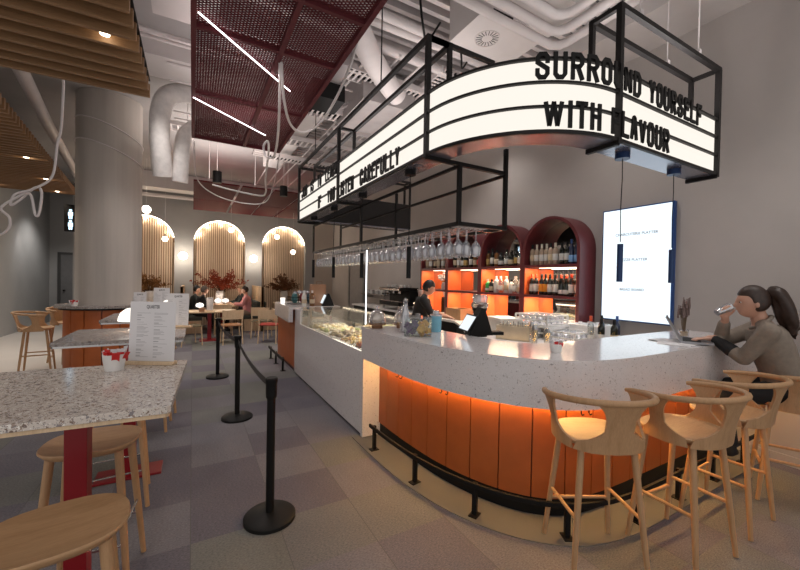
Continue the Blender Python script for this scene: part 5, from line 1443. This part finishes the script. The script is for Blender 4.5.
# dining chairs and tables in front of the booths
def dining_chair(seatm):
    t = thing('dining_chair', '', 'chair')
    MB().prism([(-.22, -.21), (.22, -.21), (.24, .10), (.20, .22), (-.20, .22), (-.24, .10)], .435, .465).build('seat', seatm, t, bevel=.01)
    b = MB(); n = 10; F, Bk = [], []
    for z in (.60, .66, .78, .82):
        F.append([V((.235 * math.sin(a), -.215 - .045 * math.cos(a) + .06 - (z - .46) * .10, z)) for a in [math.radians(-78 + 156 * k / n) for k in range(n + 1)]])
    g1 = [[b.bm.verts.new(p) for p in r] for r in F]; g2 = [[b.bm.verts.new(p + V((0, -.016, 0))) for p in r] for r in F]
    for i in range(3):
        for j in range(n): b.bm.faces.new((g1[i][j], g1[i][j + 1], g1[i + 1][j + 1], g1[i + 1][j])); b.bm.faces.new((g2[i][j + 1], g2[i][j], g2[i + 1][j], g2[i + 1][j + 1]))
    for j in range(n): b.bm.faces.new((g1[0][j + 1], g1[0][j], g2[0][j], g2[0][j + 1])); b.bm.faces.new((g1[3][j], g1[3][j + 1], g2[3][j + 1], g2[3][j]))
    for i in range(3): b.bm.faces.new((g1[i][0], g1[i + 1][0], g2[i + 1][0], g2[i][0])); b.bm.faces.new((g1[i + 1][n], g1[i][n], g2[i][n], g2[i + 1][n]))
    b.build('backrest', M['oak_pale'], t, smooth=True, autosm=40)
    for sx in (-1, 1):
        MB().tube([(sx * .215, -.235, 0), (sx * .20, -.195, .45), (sx * .205, -.205, .66)], [.012, .016, .012], 8).build('leg', M['oak_pale'], t, smooth=True, autosm=50)
        MB().tube([(sx * .215, .205, 0), (sx * .20, .185, .44)], [.012, .016], 8).build('leg', M['oak_pale'], t, smooth=True, autosm=50)
    return t
redseat = plain('coral_red_seat', (.40, .055, .04), .8); tanseat = plain('tan_leather_seat', (.38, .17, .07), .6); greenseat = plain('olive_seat', (.17, .14, .08), .8)
def chair(seatm, label, x, y, rz):
    c = dining_chair(seatm); c.location = (x, y, 0); c.rotation_euler = (0, 0, rz); c['label'] = label; c['group'] = 'oak dining chairs'; return c
chair(greenseat, 'oak dining chair with olive seat at the left of the front dining table', -.05, 9.86, -1.25)
chair(tanseat, 'oak dining chair with tan seat, back to the camera behind the far stanchion', .83, 9.72, .06)
chair(redseat, 'oak dining chair with coral red seat beside the till counter', 1.68, 9.52, -.45)
chair(greenseat, 'oak dining chair facing away behind the coral red one', 1.62, 10.36, -.4)
chair(greenseat, 'oak dining chair tucked in on the far side of the front dining table', .75, 11.22, PI)
def dining_table(label, x, y, hx, hy):
    t = thing('dining_table', label, 'table', (x, y, 0), 0, 'dining tables before the booths')
    MB().prism([(-hx, -hy), (hx, -hy), (hx, hy), (-hx, hy)], .712, .742).build('tabletop', M['oak_pale'], t, bevel=.004)
    MB().box(-.045, .045, -.045, .045, .018, .712).build('post', M['redsteel'], t)
    MB().box(-.22, .22, -.22, .22, 0, .018).build('base_plate', M['redsteel'], t)
dining_table('front dining table with glowing lamp and white menu before the booths', .38, 10.46, .62, .38)
dining_table('small dining table beside the till counter and coral red chair', 2.30, 10.25, .38, .38)
def small_lamp(label, x, y, z, s=1):
    t = thing('mushroom_lamp', label, 'table lamp', (x, y, z), 0, 'small glowing table lamps'); t.scale = (.8, .8, .9)
    MB().lathe([(.05, 0), (.05, .012), (.014, .02), (.012, .12)], n=16).build('base', M['porcelain'], t, smooth=True, autosm=40)
    MB().lathe([(.03, .10), (.10, .12), (.115, .16), (.09, .21), (.0005, .235)], n=18).build('shade', M['lamp_shade'], t, smooth=True)
    light('lamp_glow', 'POINT', (x, y - .02, z + .30), 4, (1, .84, .66), size=.06)
small_lamp('small glowing lamp on the front dining table beside the menu', .16, 10.36, .7425)
small_lamp('left glowing lamp of the pair on the middle booth table', .66, 12.2, .7455); small_lamp('right glowing lamp of the pair on the middle booth table', .87, 12.2, .7455)
menu('narrow white menu card on the front dining table', .38, 10.28, -.3, z=.7425, w=.15, h=.34)
menu('white menu card behind the lamps on the middle booth table', .72, 12.7, -.3, z=.7455, w=.2, h=.34)
tx = MB().box(-.06, .06, -.06, .06, 0, .09).build('napkin_box', plain('tan_box', (.42, .22, .12), .7), loc=(.20, 10.20, .7425), bevel=.004); tag(tx, 'small tan napkin box before the lamp on the front dining table', 'box')

# ---- guests
UPZ = (0, 0, 1)
def guest(label, x, y, f, top, tr, hr, lean=.08, hands=None, k=.98, line=.25, look=None):
    fx = V((f[0], f[1], 0)).normalized(); r = V((fx.y, -fx.x, 0)); P = V((x, y, .555)); nk = P + fx * lean + V((0, 0, .50)); hc_ = nk + fx * .035 + V((0, 0, .155))
    hs = hands or {sg: P + fx * .42 + r * (sg * .10) + V((0, 0, .24)) for sg in (-1, 1)}
    person(label, P, f, nk, hc_, look or fx, hs, feet={sg: P + fx * .48 + r * (sg * .11) - V((0, 0, .555)) for sg in (-1, 1)}, k=k, top=top, trousers=tr, hairm=hr, vox=.012, hair_line=line,
           hand_dirs={sg: (fx + V((0, 0, .05)), V((0, 0, 1)), .4) for sg in (-1, 1)}, group='guests at the middle booth')
guest('seated man in a dark jacket with greying hair, left of the booth table', .13, 12.05, (1, .05), M['cloth_black'], M['cloth_black'], M['hair_grey'], .14)
guest('seated guest with black hair behind the man in the dark jacket', .02, 12.72, (1, -.1), M['cloth_dark'], M['cloth_black'], M['hair_black'], .06)
guest('seated person in a pink knit top and beige trousers at the booth', 1.47, 12.02, (-1, .05), M['cloth_pink'], M['cloth_beige'], M['hair'], .05)
guest('seated child with fair hair in dark green across the booth table', 1.42, 12.85, (-1, -.2), M['cloth_dark'], M['cloth_black'], M['hair_blond'], .04, k=.88)
# ================================================================ timber slat canopies
def canopy(name_label, x0, x1, ys, z0, z1, skew=0.0, th=.035):
    t = thing('slat_canopy', name_label, 'ceiling canopy', ((x0 + x1) / 2, (ys[0] + ys[-1]) / 2, z0)); ox, oy = t.location.x, t.location.y
    n = 0
    for y in ys:
        e = skew * (y - ys[0])
        MB().box(x0 - ox, x1 + e - ox, y - oy - th / 2, y - oy + th / 2, 0, z1 - z0).build('slat', M['slat'], t, bevel=.003)
    for xx in (x0 + .4, (x0 + x1) / 2, x1 - .45):
        b = MB().box(xx - ox - .02, xx - ox + .02, ys[0] - oy - .03, ys[-1] - oy + .03, z1 - z0 + .0005, z1 - z0 + .04).build('carrier', M['black'], t)
    for xx in (x0 + .4, x1 - .45):
        for yy in (ys[0] + .1, ys[-1] - .1): MB().cyl((xx - ox, yy - oy, z1 - z0 + .04), (xx - ox, yy - oy, ZC - z0), .006, n=6).build('hanger', M['whitepipe'], t)
    MB().box(x0 - ox, x1 - ox + skew * (ys[-1] - ys[0]), ys[0] - oy - .02, ys[-1] - oy + .02, z1 - z0 + .041, z1 - z0 + .05).build('backing', M['frame'], t)
    return t
ys1 = [4.53 - .172 * k for k in range(22)]
ca = canopy('timber slat canopy hanging at the upper left, nearest the camera', -3.2, -.392, ys1[::-1], 3.40, 3.53)
ys2 = [5.56 + .142 * k for k in range(39)]
cb = canopy('timber slat canopy hanging over the passage behind the nearer one', -4.1, -1.80, ys2, 3.40, 3.52, -.095)
def recess_light(t, x, y, z, dz=-.003):
    ox, oy, oz = t.location
    MB().cyl((x - ox, y - oy, dz), (x - ox, y - oy, .06), .032, n=18).build('downlight', M['spotlens'], t)['label'] = 'small glowing downlight'
    light('canopy_spot', 'SPOT', (x, y, z - .02), 18, (1, .84, .66), (0, 0, 0), .04, 90, .6)
recess_light(ca, -.60, 3.59, 3.40, .03)
for (x, y) in ((-2.27, 7.88), (-2.45, 9.46), (-2.60, 10.75), (-3.2, 8.9), (-3.5, 10.6)): recess_light(cb, x, y, 3.40)
# lit toilet sign under the canopy
sg = thing('toilet_sign', 'dark hanging sign with two lit figures beside the column', 'sign', (-2.33, 10.9, 2.56))
MB().box(-.18, .16, -.03, .03, 0, .60).build('sign_box', M['black'], sg)
b = MB()
for cz in (.13, .37):
    b.cyl((-.07, -.032, cz + .10), (-.07, -.034, cz + .10), .026, n=14); b.box(-.11, -.03, -.034, -.031, cz - .02, cz + .065); b.box(-.10, -.075, -.034, -.031, cz - .09, cz - .02); b.box(-.065, -.04, -.034, -.031, cz - .09, cz - .02)
b.build('pictograms', M['pictogram'], sg); MB().cyl((0, 0, .56), (0, 0, .80), .01).build('stem', M['black'], sg)

# ================================================================ dark red expanded-metal raft
rm = thing('mesh_raft', 'large dark red mesh ceiling raft with two light bars', 'ceiling raft', (.585, 4.0, 3.60)); ox, oy = .585, 4.0
X0, X1, Y0, Y1 = -.03, 1.20, .95, 6.16
crossy = [Y0, 1.95, 3.17, 3.95, 4.68, Y1]
crossy = [.97, 1.85, 2.72, 3.43, 4.66, 6.14]
for x in (X0 + .02, .669, X1 - .02): MB().box(x - ox - .02, x - ox + .02, Y0 - oy, Y1 - oy, 0, .06).build('frame_bar', M['redmesh'], rm)
for y in crossy: MB().box(X0 - ox + .04, X1 - ox - .04, y - oy - .018, y - oy + .018, .001, .055).build('cross_bar', M['redmesh'], rm)
b = MB(); sp = .029; zz = .030
W_, H_ = X1 - X0, Y1 - Y0
for d in (1, -1):
    c = -W_ * .6
    while c < H_ + W_ * .6:
        # line y = c + d*0.6*x, clipped to the panel
        pts = []
        xa, xb = 0.0, W_
        ya, yb = c + (0 if d > 0 else .6 * W_), c + (.6 * W_ if d > 0 else 0)
        def clip(xa, ya, xb, yb):
            out = []
            for (x, y) in ((xa, ya), (xb, yb)):
                if y < 0: u = (0 - ya) / (yb - ya); x, y = xa + (xb - xa) * u, 0
                if y > H_: u = (H_ - ya) / (yb - ya); x, y = xa + (xb - xa) * u, H_
                out.append((x, y))
            return out
        if max(ya, yb) > 0 and min(ya, yb) < H_:
            (x1_, y1_), (x2_, y2_) = clip(xa, ya, xb, yb)
            if abs(x2_ - x1_) > .01: b.bar((x1_ + X0 - ox, y1_ + Y0 - oy, zz + .002 * d), (x2_ + X0 - ox, y2_ + Y0 - oy, zz + .002 * d), .0092, .005)
        c += sp
b.build('mesh', M['redmesh'], rm)
def light_bar(p, q):
    p, q = V(p) - V((ox, oy, 3.6)), V(q) - V((ox, oy, 3.6)); o = MB().bar(p, q, .009, .009).build('light_bar', M['led_white'], rm); o['label'] = 'thin glowing white light bar'
light_bar((.02, 3.20, 3.585), (.885, 4.03, 3.585)); light_bar((-.01, 4.73, 3.585), (.87, 5.45, 3.585))
for (x, y) in ((.05, 1.2), (1.15, 1.2), (.05, 5.9), (1.15, 5.9), (.67, 3.5)): MB().cyl((x - ox, y - oy, .06), (x - ox, y - oy, 1.0), .006, n=6).build('hanger', M['redmesh'], rm)
light('raft_light', 'AREA', (.45, 3.6, 3.56), 5, (1, .9, .92), (0, 0, 0), 1.1, sizey=.04).rotation_euler = (0, 0, .765)
light('raft_light', 'AREA', (.43, 5.09, 3.56), 5, (1, .9, .92), (0, 0, 0), 1.1, sizey=.04).rotation_euler = (0, 0, .685)
light('raft_fill', 'AREA', (.43, 4.6, 3.68), 10, (1, .92, .9), (PI, 0, 0), .8, sizey=2.5)  # added upward fill above the raft to brighten the ceiling
# flat dark red rafts over the seating
fr_ = thing('panel_raft', 'dark red perforated panel raft over the back seating', 'ceiling raft', (1.6, 10.7, 3.60))
for i, (a, c) in enumerate(((.0, .89), (.95, 1.60), (1.64, 2.28), (2.32, 3.30))):
    for (ya, yb) in ((8.86, 10.9), (10.93, 12.7)): MB().box(a - 1.6, c - 1.6, ya - 10.7, yb - 10.7, 0, .03).build('panel', M['redpanel'], fr_, bevel=.004)
for x in (.3, 1.25, 2.0, 2.9):
    for y in (9.2, 12.3): MB().cyl((x - 1.6, y - 10.7, .03), (x - 1.6, y - 10.7, 1.0), .006, n=6).build('hanger', M['whitepipe'], fr_)
# black cylinder spotlights
for k, (x, y, z, l) in enumerate(((.42, 8.45, 3.62, 'black cylinder spotlight left, above the red panel raft edge'), (1.83, 8.85, 3.60, 'black cylinder spotlight right, near the far end of the sign'))):
    t = thing('spotlight', l, 'spotlight', (x, y, z), 0, 'black cylinder spotlights')
    MB().cyl((0, 0, -.10), (0, 0, .13), .085, n=22).build('can', M['black'], t)
    MB().cyl((0, 0, .14), (0, 0, ZC - z), .005, n=8).build('stem', M['whitepipe'], t)
    light('can_spot', 'SPOT', (x, y, z - .17), 60, (1, .88, .74), (0, 0, 0), .05, 80, .6)

# ================================================================ white cord loops
def cord(label, pts, r=.013):
    o = MB().tube(catmull(pts, 8), r, 8).build('cable_loop', M['whitepipe'], smooth=True); return tag(o, label, 'cable', 'white hanging cables')
cord('white cable hanging in loops below the centre of the mesh raft', [(.69, 3.58, 3.60), (.72, 3.72, 3.40), (.80, 4.2, 3.17), (.86, 4.75, 3.10), (.80, 4.95, 3.14), (.77, 4.95, 3.26), (.80, 4.85, 3.30), (.83, 4.95, 3.20), (.90, 5.6, 3.02), (1.02, 6.3, 2.98), (1.0, 6.8, 3.02), (.62, 7.2, 3.14), (.30, 7.5, 3.26)])
cord('white cable swooping right from the mesh raft to the ceiling', [(.70, 3.56, 3.60), (.76, 3.72, 3.34), (.88, 3.95, 3.20), (1.05, 4.05, 3.19), (1.20, 3.88, 3.30), (1.28, 3.45, 3.55), (1.30, 3.1, 3.9), (1.32, 2.9, 4.59)])
cord('thin white cable drooping above the far red panels', [(-.0, 6.3, 3.60), (.05, 7.0, 3.22), (.35, 7.4, 3.06), (.80, 7.5, 2.99), (1.15, 7.3, 3.00), (1.25, 7.0, 3.22), (1.21, 6.2, 3.60)], .009)
cord('white cable curling in loops under the left timber canopy', [(-1.20, 5.20, 4.59), (-1.22, 5.2, 3.3), (-1.26, 5.2, 2.95), (-1.30, 5.2, 2.62), (-1.45, 5.2, 2.47), (-1.58, 5.2, 2.40), (-1.61, 5.2, 2.29), (-1.55, 5.2, 2.34), (-1.44, 5.25, 2.50), (-1.38, 5.2, 2.44), (-1.40, 5.2, 2.22), (-1.43, 5.2, 2.22), (-1.47, 5.2, 2.42), (-1.58, 5.2, 2.36), (-1.68, 5.2, 2.25), (-1.62, 5.2, 2.16), (-1.63, 5.2, 2.04), (-1.75, 5.2, 1.97), (-1.95, 5.2, 2.1)], .012)

# ================================================================ services on the ceiling
def pipe(label, pts, r=.055, mat=None):
    P = []
    for i, p in enumerate(pts):
        if 0 < i < len(pts) - 1:
            a, b_ = V(pts[i - 1]), V(pts[i + 1]); p = V(p); k = min(.11, (a - p).length * .4, (b_ - p).length * .4)
            P += [p + (a - p).normalized() * k, p + (a - p).normalized() * k * .35 + (b_ - p).normalized() * k * .35, p + (b_ - p).normalized() * k]
        else: P.append(V(p))
    o = MB().tube(P, r, 12).build('ceiling_pipe', mat or M['whitepipe'], smooth=True, autosm=60); return tag(o, label, 'pipe', 'white ceiling pipes')
pipe('white ceiling pipe bending above the letter S, lowest of the three', [(-.6, 2.44, 4.0), (3.23, 2.555, 4.0), (3.26, -.1, 4.0)], .043)
pipe('white ceiling pipe bending above the sign, middle of the three', [(-.6, 2.30, 4.0), (3.06, 2.41, 4.0), (3.09, -.1, 4.0)], .043)
pipe('white ceiling pipe bending above the sign, uppermost of the three', [(-.6, 2.14, 4.0), (2.905, 2.25, 4.0), (2.91, -.1, 4.0)], .04)
pipe('white ceiling pipe behind the cage corner, first of the rear set', [(-.4, 3.42, 4.34), (2.30, 3.48, 4.34), (2.95, 3.55, 4.34), (2.96, 3.2, 4.34)], .05)
pipe('white ceiling pipe behind the cage corner, second of the rear set', [(-.4, 3.62, 4.36), (2.76, 3.62, 4.36), (3.95, 3.66, 4.36)], .05)
pipe('white ceiling pipe behind the cage corner, third of the rear set', [(-.4, 3.84, 4.33), (2.92, 3.98, 4.33), (3.95, 4.0, 4.33)], .055)
pipe('thin white ceiling pipe left of the mesh raft', [(-.9, 4.9, 4.28), (-.05, 4.93, 4.28), (1.2, 4.95, 4.28)], .03)
pipe('thin white ceiling pipe beside the timber canopy, behind the first thin one', [(-.9, 5.1, 4.32), (1.2, 5.13, 4.32)], .022)
pipe('white pipe running along the back wall above the arches', [(-2.7, 13.35, 4.03), (4.5, 13.35, 4.03)], .055)
pipe('white waste pipe running down the passage between canopies and column', [(-1.75, 5.8, 3.98), (-2.05, 8.0, 4.0), (-2.6, 12.9, 4.0)], .075)
# plenum with round swirl diffuser
pl = thing('air_plenum', 'flat white air plenum with a round swirl diffuser above the sign', 'air duct', (2.72, 2.9, 4.10))
MB().box(-.40, .42, -.75, .26, 0, .46).build('casing', M['white'], pl)
b = MB()
for k in range(18):
    a = 2 * PI * k / 18; b.box(.055, .115, -.0032, .0032, -.0035, -.0005, Matrix.Translation((-.10, .02, 0)) @ Matrix.Rotation(a, 4, 'Z') @ Matrix.Rotation(0, 4, 'X'))
b.build('diffuser_slots', M['black'], pl)
rg = MB(); rg.rings([[V((-.10 + r_ * math.cos(2 * PI * k / 28), .02 + r_ * math.sin(2 * PI * k / 28), z_)) for k in range(28)] for r_, z_ in ((.13, -.0005), (.13, -.006), (.122, -.006), (.122, -.0005))], caps=False); rg.build('diffuser_ring', M['white'], pl)
def duct(label, pts, r, mat='whitepipe', name='air_duct'):
    o = MB().tube(catmull(pts, 8), r, 20).build(name, M[mat], smooth=True, autosm=60); return tag(o, label, 'air duct')
duct('thick white round duct slanting behind the mesh raft and cage', [(1.30, 3.35, 4.12), (1.75, 3.85, 4.10), (2.15, 4.2, 4.07), (2.35, 4.35, 4.06)], .13)
def beam(label, x0, x1, y0, y1, z0, z1, mat='white', cat='ceiling beam', name='ceiling_beam'):
    o = MB().box(x0, x1, y0, y1, z0, z1).build(name, M[mat]); return tag(o, label, cat)
beam('grey rectangular duct behind the cage corner, above the glass rack', 1.95, 2.75, 4.55, 5.6, 4.0, 4.42, 'greyduct', 'air duct', 'air_duct')
beam('broad white boxed beam running beside the mesh raft', 1.42, 1.80, 5.6, 9.2, 4.22, 4.598, 'white')
beam('dark grey flat duct crossing behind the mesh raft', .2, 1.55, 3.95, 4.35, 4.0, 4.25, 'greyduct', 'air duct', 'air_duct')
beam('large grey square duct box over the near mesh raft', .15, 1.0, 2.2, 3.3, 4.05, 4.4, 'greyduct', 'air duct', 'air_duct')
beam('broad white beam across the ceiling before the column', -1.9, 1.3, 5.45, 6.05, 4.30, 4.599, 'white')
beam('white boxed beam across the ceiling beside the canopy corner', -.36, .2, 3.6, 4.35, 4.15, 4.599, 'white')
beam('deep white beam across the ceiling before the back wall', -2.7, 3.9, 12.75, 13.3, 4.15, 4.599, 'white')
beam('white beam over the bar end near the right wall', 2.2, 3.95, 6.6, 7.2, 4.2, 4.599, 'white')
for i, (xa, ya, xb, yb) in enumerate(((1.2, 7.0, 3.4, 7.0), (1.9, 5.1, 3.6, 5.75), (2.05, 6.2, 3.6, 6.2), (-.4, 7.4, 1.4, 7.4))):
    t = thing('cable_tray', ['white ladder cable tray nearest the far cage end', 'white ladder cable tray over the middle of the bar', 'white ladder cable tray behind the middle one', 'white ladder cable tray above the drooping cable'][i], 'cable tray', (xa, ya, 4.12), math.atan2(yb - ya, xb - xa))
    Ln = math.hypot(xb - xa, yb - ya); b = MB()
    for y in (-.15, .15): b.box(0, Ln, y - .008, y + .008, 0, .07)
    b.build('side_rails', M['whitepipe'], t)
    s = MB(); x = .05
    while x < Ln: s.box(x, x + .025, -.141, .141, .005, .02); x += .10
    s.build('rungs', M['whitepipe'], t)
    c = MB(); random.seed(i)
    for k in range(4): c.tube([(0, -.1 + .06 * k, .03), (Ln * .3, -.1 + .05 * k, .035), (Ln * .7, -.08 + .05 * k, .03), (Ln, -.1 + .06 * k, .03)], .012, 6)
    c.build('cables', M['greyduct'], t)
    for x in (.3, Ln - .3): MB().cyl((x, 0, .02), (x, 0, .478), .005, n=6).build('hanger', M['whitepipe'], t)
# insulated duct bend left of the mesh raft
ib_ = thing('insulated_duct', 'fat white insulated duct bending down right of the column', 'air duct', (-.25, 6.6, 3.1))
MB().tube(catmull([(-.17, .25, .05), (-.20, .1, .55), (-.19, .02, .95), (-.10, 0, 1.2), (.10, 0, 1.30), (.40, .05, 1.30), (.9, .1, 1.28)], 7), .135, 18).build('front_bend', M['silver'], ib_, smooth=True, autosm=60)
MB().tube(catmull([(.06, .30, -.0), (.08, .25, .4), (.12, .3, .75), (.24, .35, .92)], 7), .115, 18).build('rear_drop', M['silver'], ib_, smooth=True, autosm=60)
MB().tube(catmull([(.24, .35, .92), (.45, .36, 1.0), (.9, .38, 1.0)], 7), .113, 18).build('rear_run', M['silver'], ib_, smooth=True, autosm=60)
# wire ropes looped round the column
for k, (dz, sl) in enumerate(((4.02, .16), (3.66, .16))):
    b = MB().tube([(-1.26 + .466 * math.cos(a), 8.07 + .466 * math.sin(a), dz - sl * math.cos(a - .3)) for a in [2 * PI * i / 48 for i in range(48)]], .010, 6, True)
    tag(b.build('column_cable', M['whitepipe'], smooth=True), 'white cable wrapped round the concrete column, %s of the two' % ('upper', 'lower')[k], 'cable')
# track with a small fixture over the sign
tr = thing('light_track', 'thin black and white light track hung over the sign corner', 'light track', (2.2, 2.5, 4.02))
MB().box(-.7, .55, -.012, .012, 0, .03).build('track', M['whitepipe'], tr); MB().box(.1, .34, -.016, .016, -.012, -.0005).build('adapter', M['black'], tr)
for x in (-.5, .45): MB().cyl((x, 0, .03), (x, 0, .578), .005, n=6).build('hanger', M['whitepipe'], tr)

random.seed(17)
for k in range(14):
    alongx = k % 2 == 0; z = 4.24 + .010 * k
    if alongx: y = 4.3 + .55 * k * .5 + random.uniform(0, .2); pts = [(-.3, y, z), (3.9, y + random.uniform(-.1, .1), z)]
    else: x = 1.3 + .17 * k; pts = [(x, 3.9, z), (x + random.uniform(-.1, .1), 11.5, z)]
    o = MB().tube(pts, .016, 8).build('conduit', M['whitepipe'], smooth=True, autosm=60); tag(o, 'thin white conduit fixed under the ceiling slab behind the mesh raft and sign', 'conduit', 'thin ceiling conduits')

# ribbed metal deck under the slab; dark sheet added to deepen its gaps
dk_ = MB(); dk_.box(1.22, 3.98, 2.2, 9.6, 4.585, 4.5995)
struct(dk_.build('ceiling', plain('dark_deck', (.13, .125, .125), .7)), 'dark metal deck between ribs over the bar')
rb_ = MB(); y = 2.3
while y < 9.5: rb_.box(1.22, 3.97, y, y + .055, 4.50, 4.584); y += .15
struct(rb_.build('trim_4', M['whitepipe']), 'pale ceiling deck ribs over the bar')
for i, (xa, ya, xb, yb, z) in enumerate(((1.25, 4.45, 3.9, 4.6, 4.22), (1.25, 5.45, 2.0, 5.45, 4.06), (2.9, 3.9, 2.9, 7.5, 4.28), (1.35, 7.9, 3.6, 8.0, 4.05))):
    t = thing('cable_tray', ['white perforated tray just behind the cage corner post', 'short white perforated tray beside the mesh raft edge', 'white perforated tray running towards the back wall over the bar', 'white perforated tray farthest away over the till counter'][i], 'cable tray', (xa, ya, z), math.atan2(yb - ya, xb - xa))
    Ln = math.hypot(xb - xa, yb - ya); b = MB()
    for y in (-.13, .13): b.box(0, Ln, y - .007, y + .007, 0, .08)
    b.build('side_rails', M['whitepipe'], t)
    s = MB(); x = .03
    while x < Ln: s.box(x, x + .03, -.122, .122, .004, .016); x += .075
    s.build('rungs', M['whitepipe'], t)
    c = MB()
    for k in range(3): c.tube([(0, -.08 + .07 * k, .03), (Ln * .5, -.06 + .05 * k, .035), (Ln, -.08 + .07 * k, .03)], .014, 6)
    c.build('cables', M['black_soft'], t)
    for x in (.15, Ln - .15): MB().cyl((x, 0, .02), (x, 0, 4.499 - z), .005, n=6).build('hanger', M['whitepipe'], t)
beam('black flat duct end showing beside the mesh raft edge', 1.22, 1.62, 4.35, 4.75, 3.78, 3.98, 'black', 'air duct', 'air_duct')
for i, (x, y) in enumerate(((1.9, 3.1), (2.55, 3.3), (1.5, 6.9), (2.3, 5.9))):
    o = MB().tube(catmull([(x, y, 4.5), (x + .02, y, 4.3), (x + .12, y + .1, 4.16), (x + .3, y + .3, 4.2), (x + .5, y + .35, 4.5)], 6), .012, 6).build('loose_cable', M['black'], smooth=True); tag(o, 'black cable drooping from the ceiling deck among the white pipes', 'cable', 'black drooping cables')
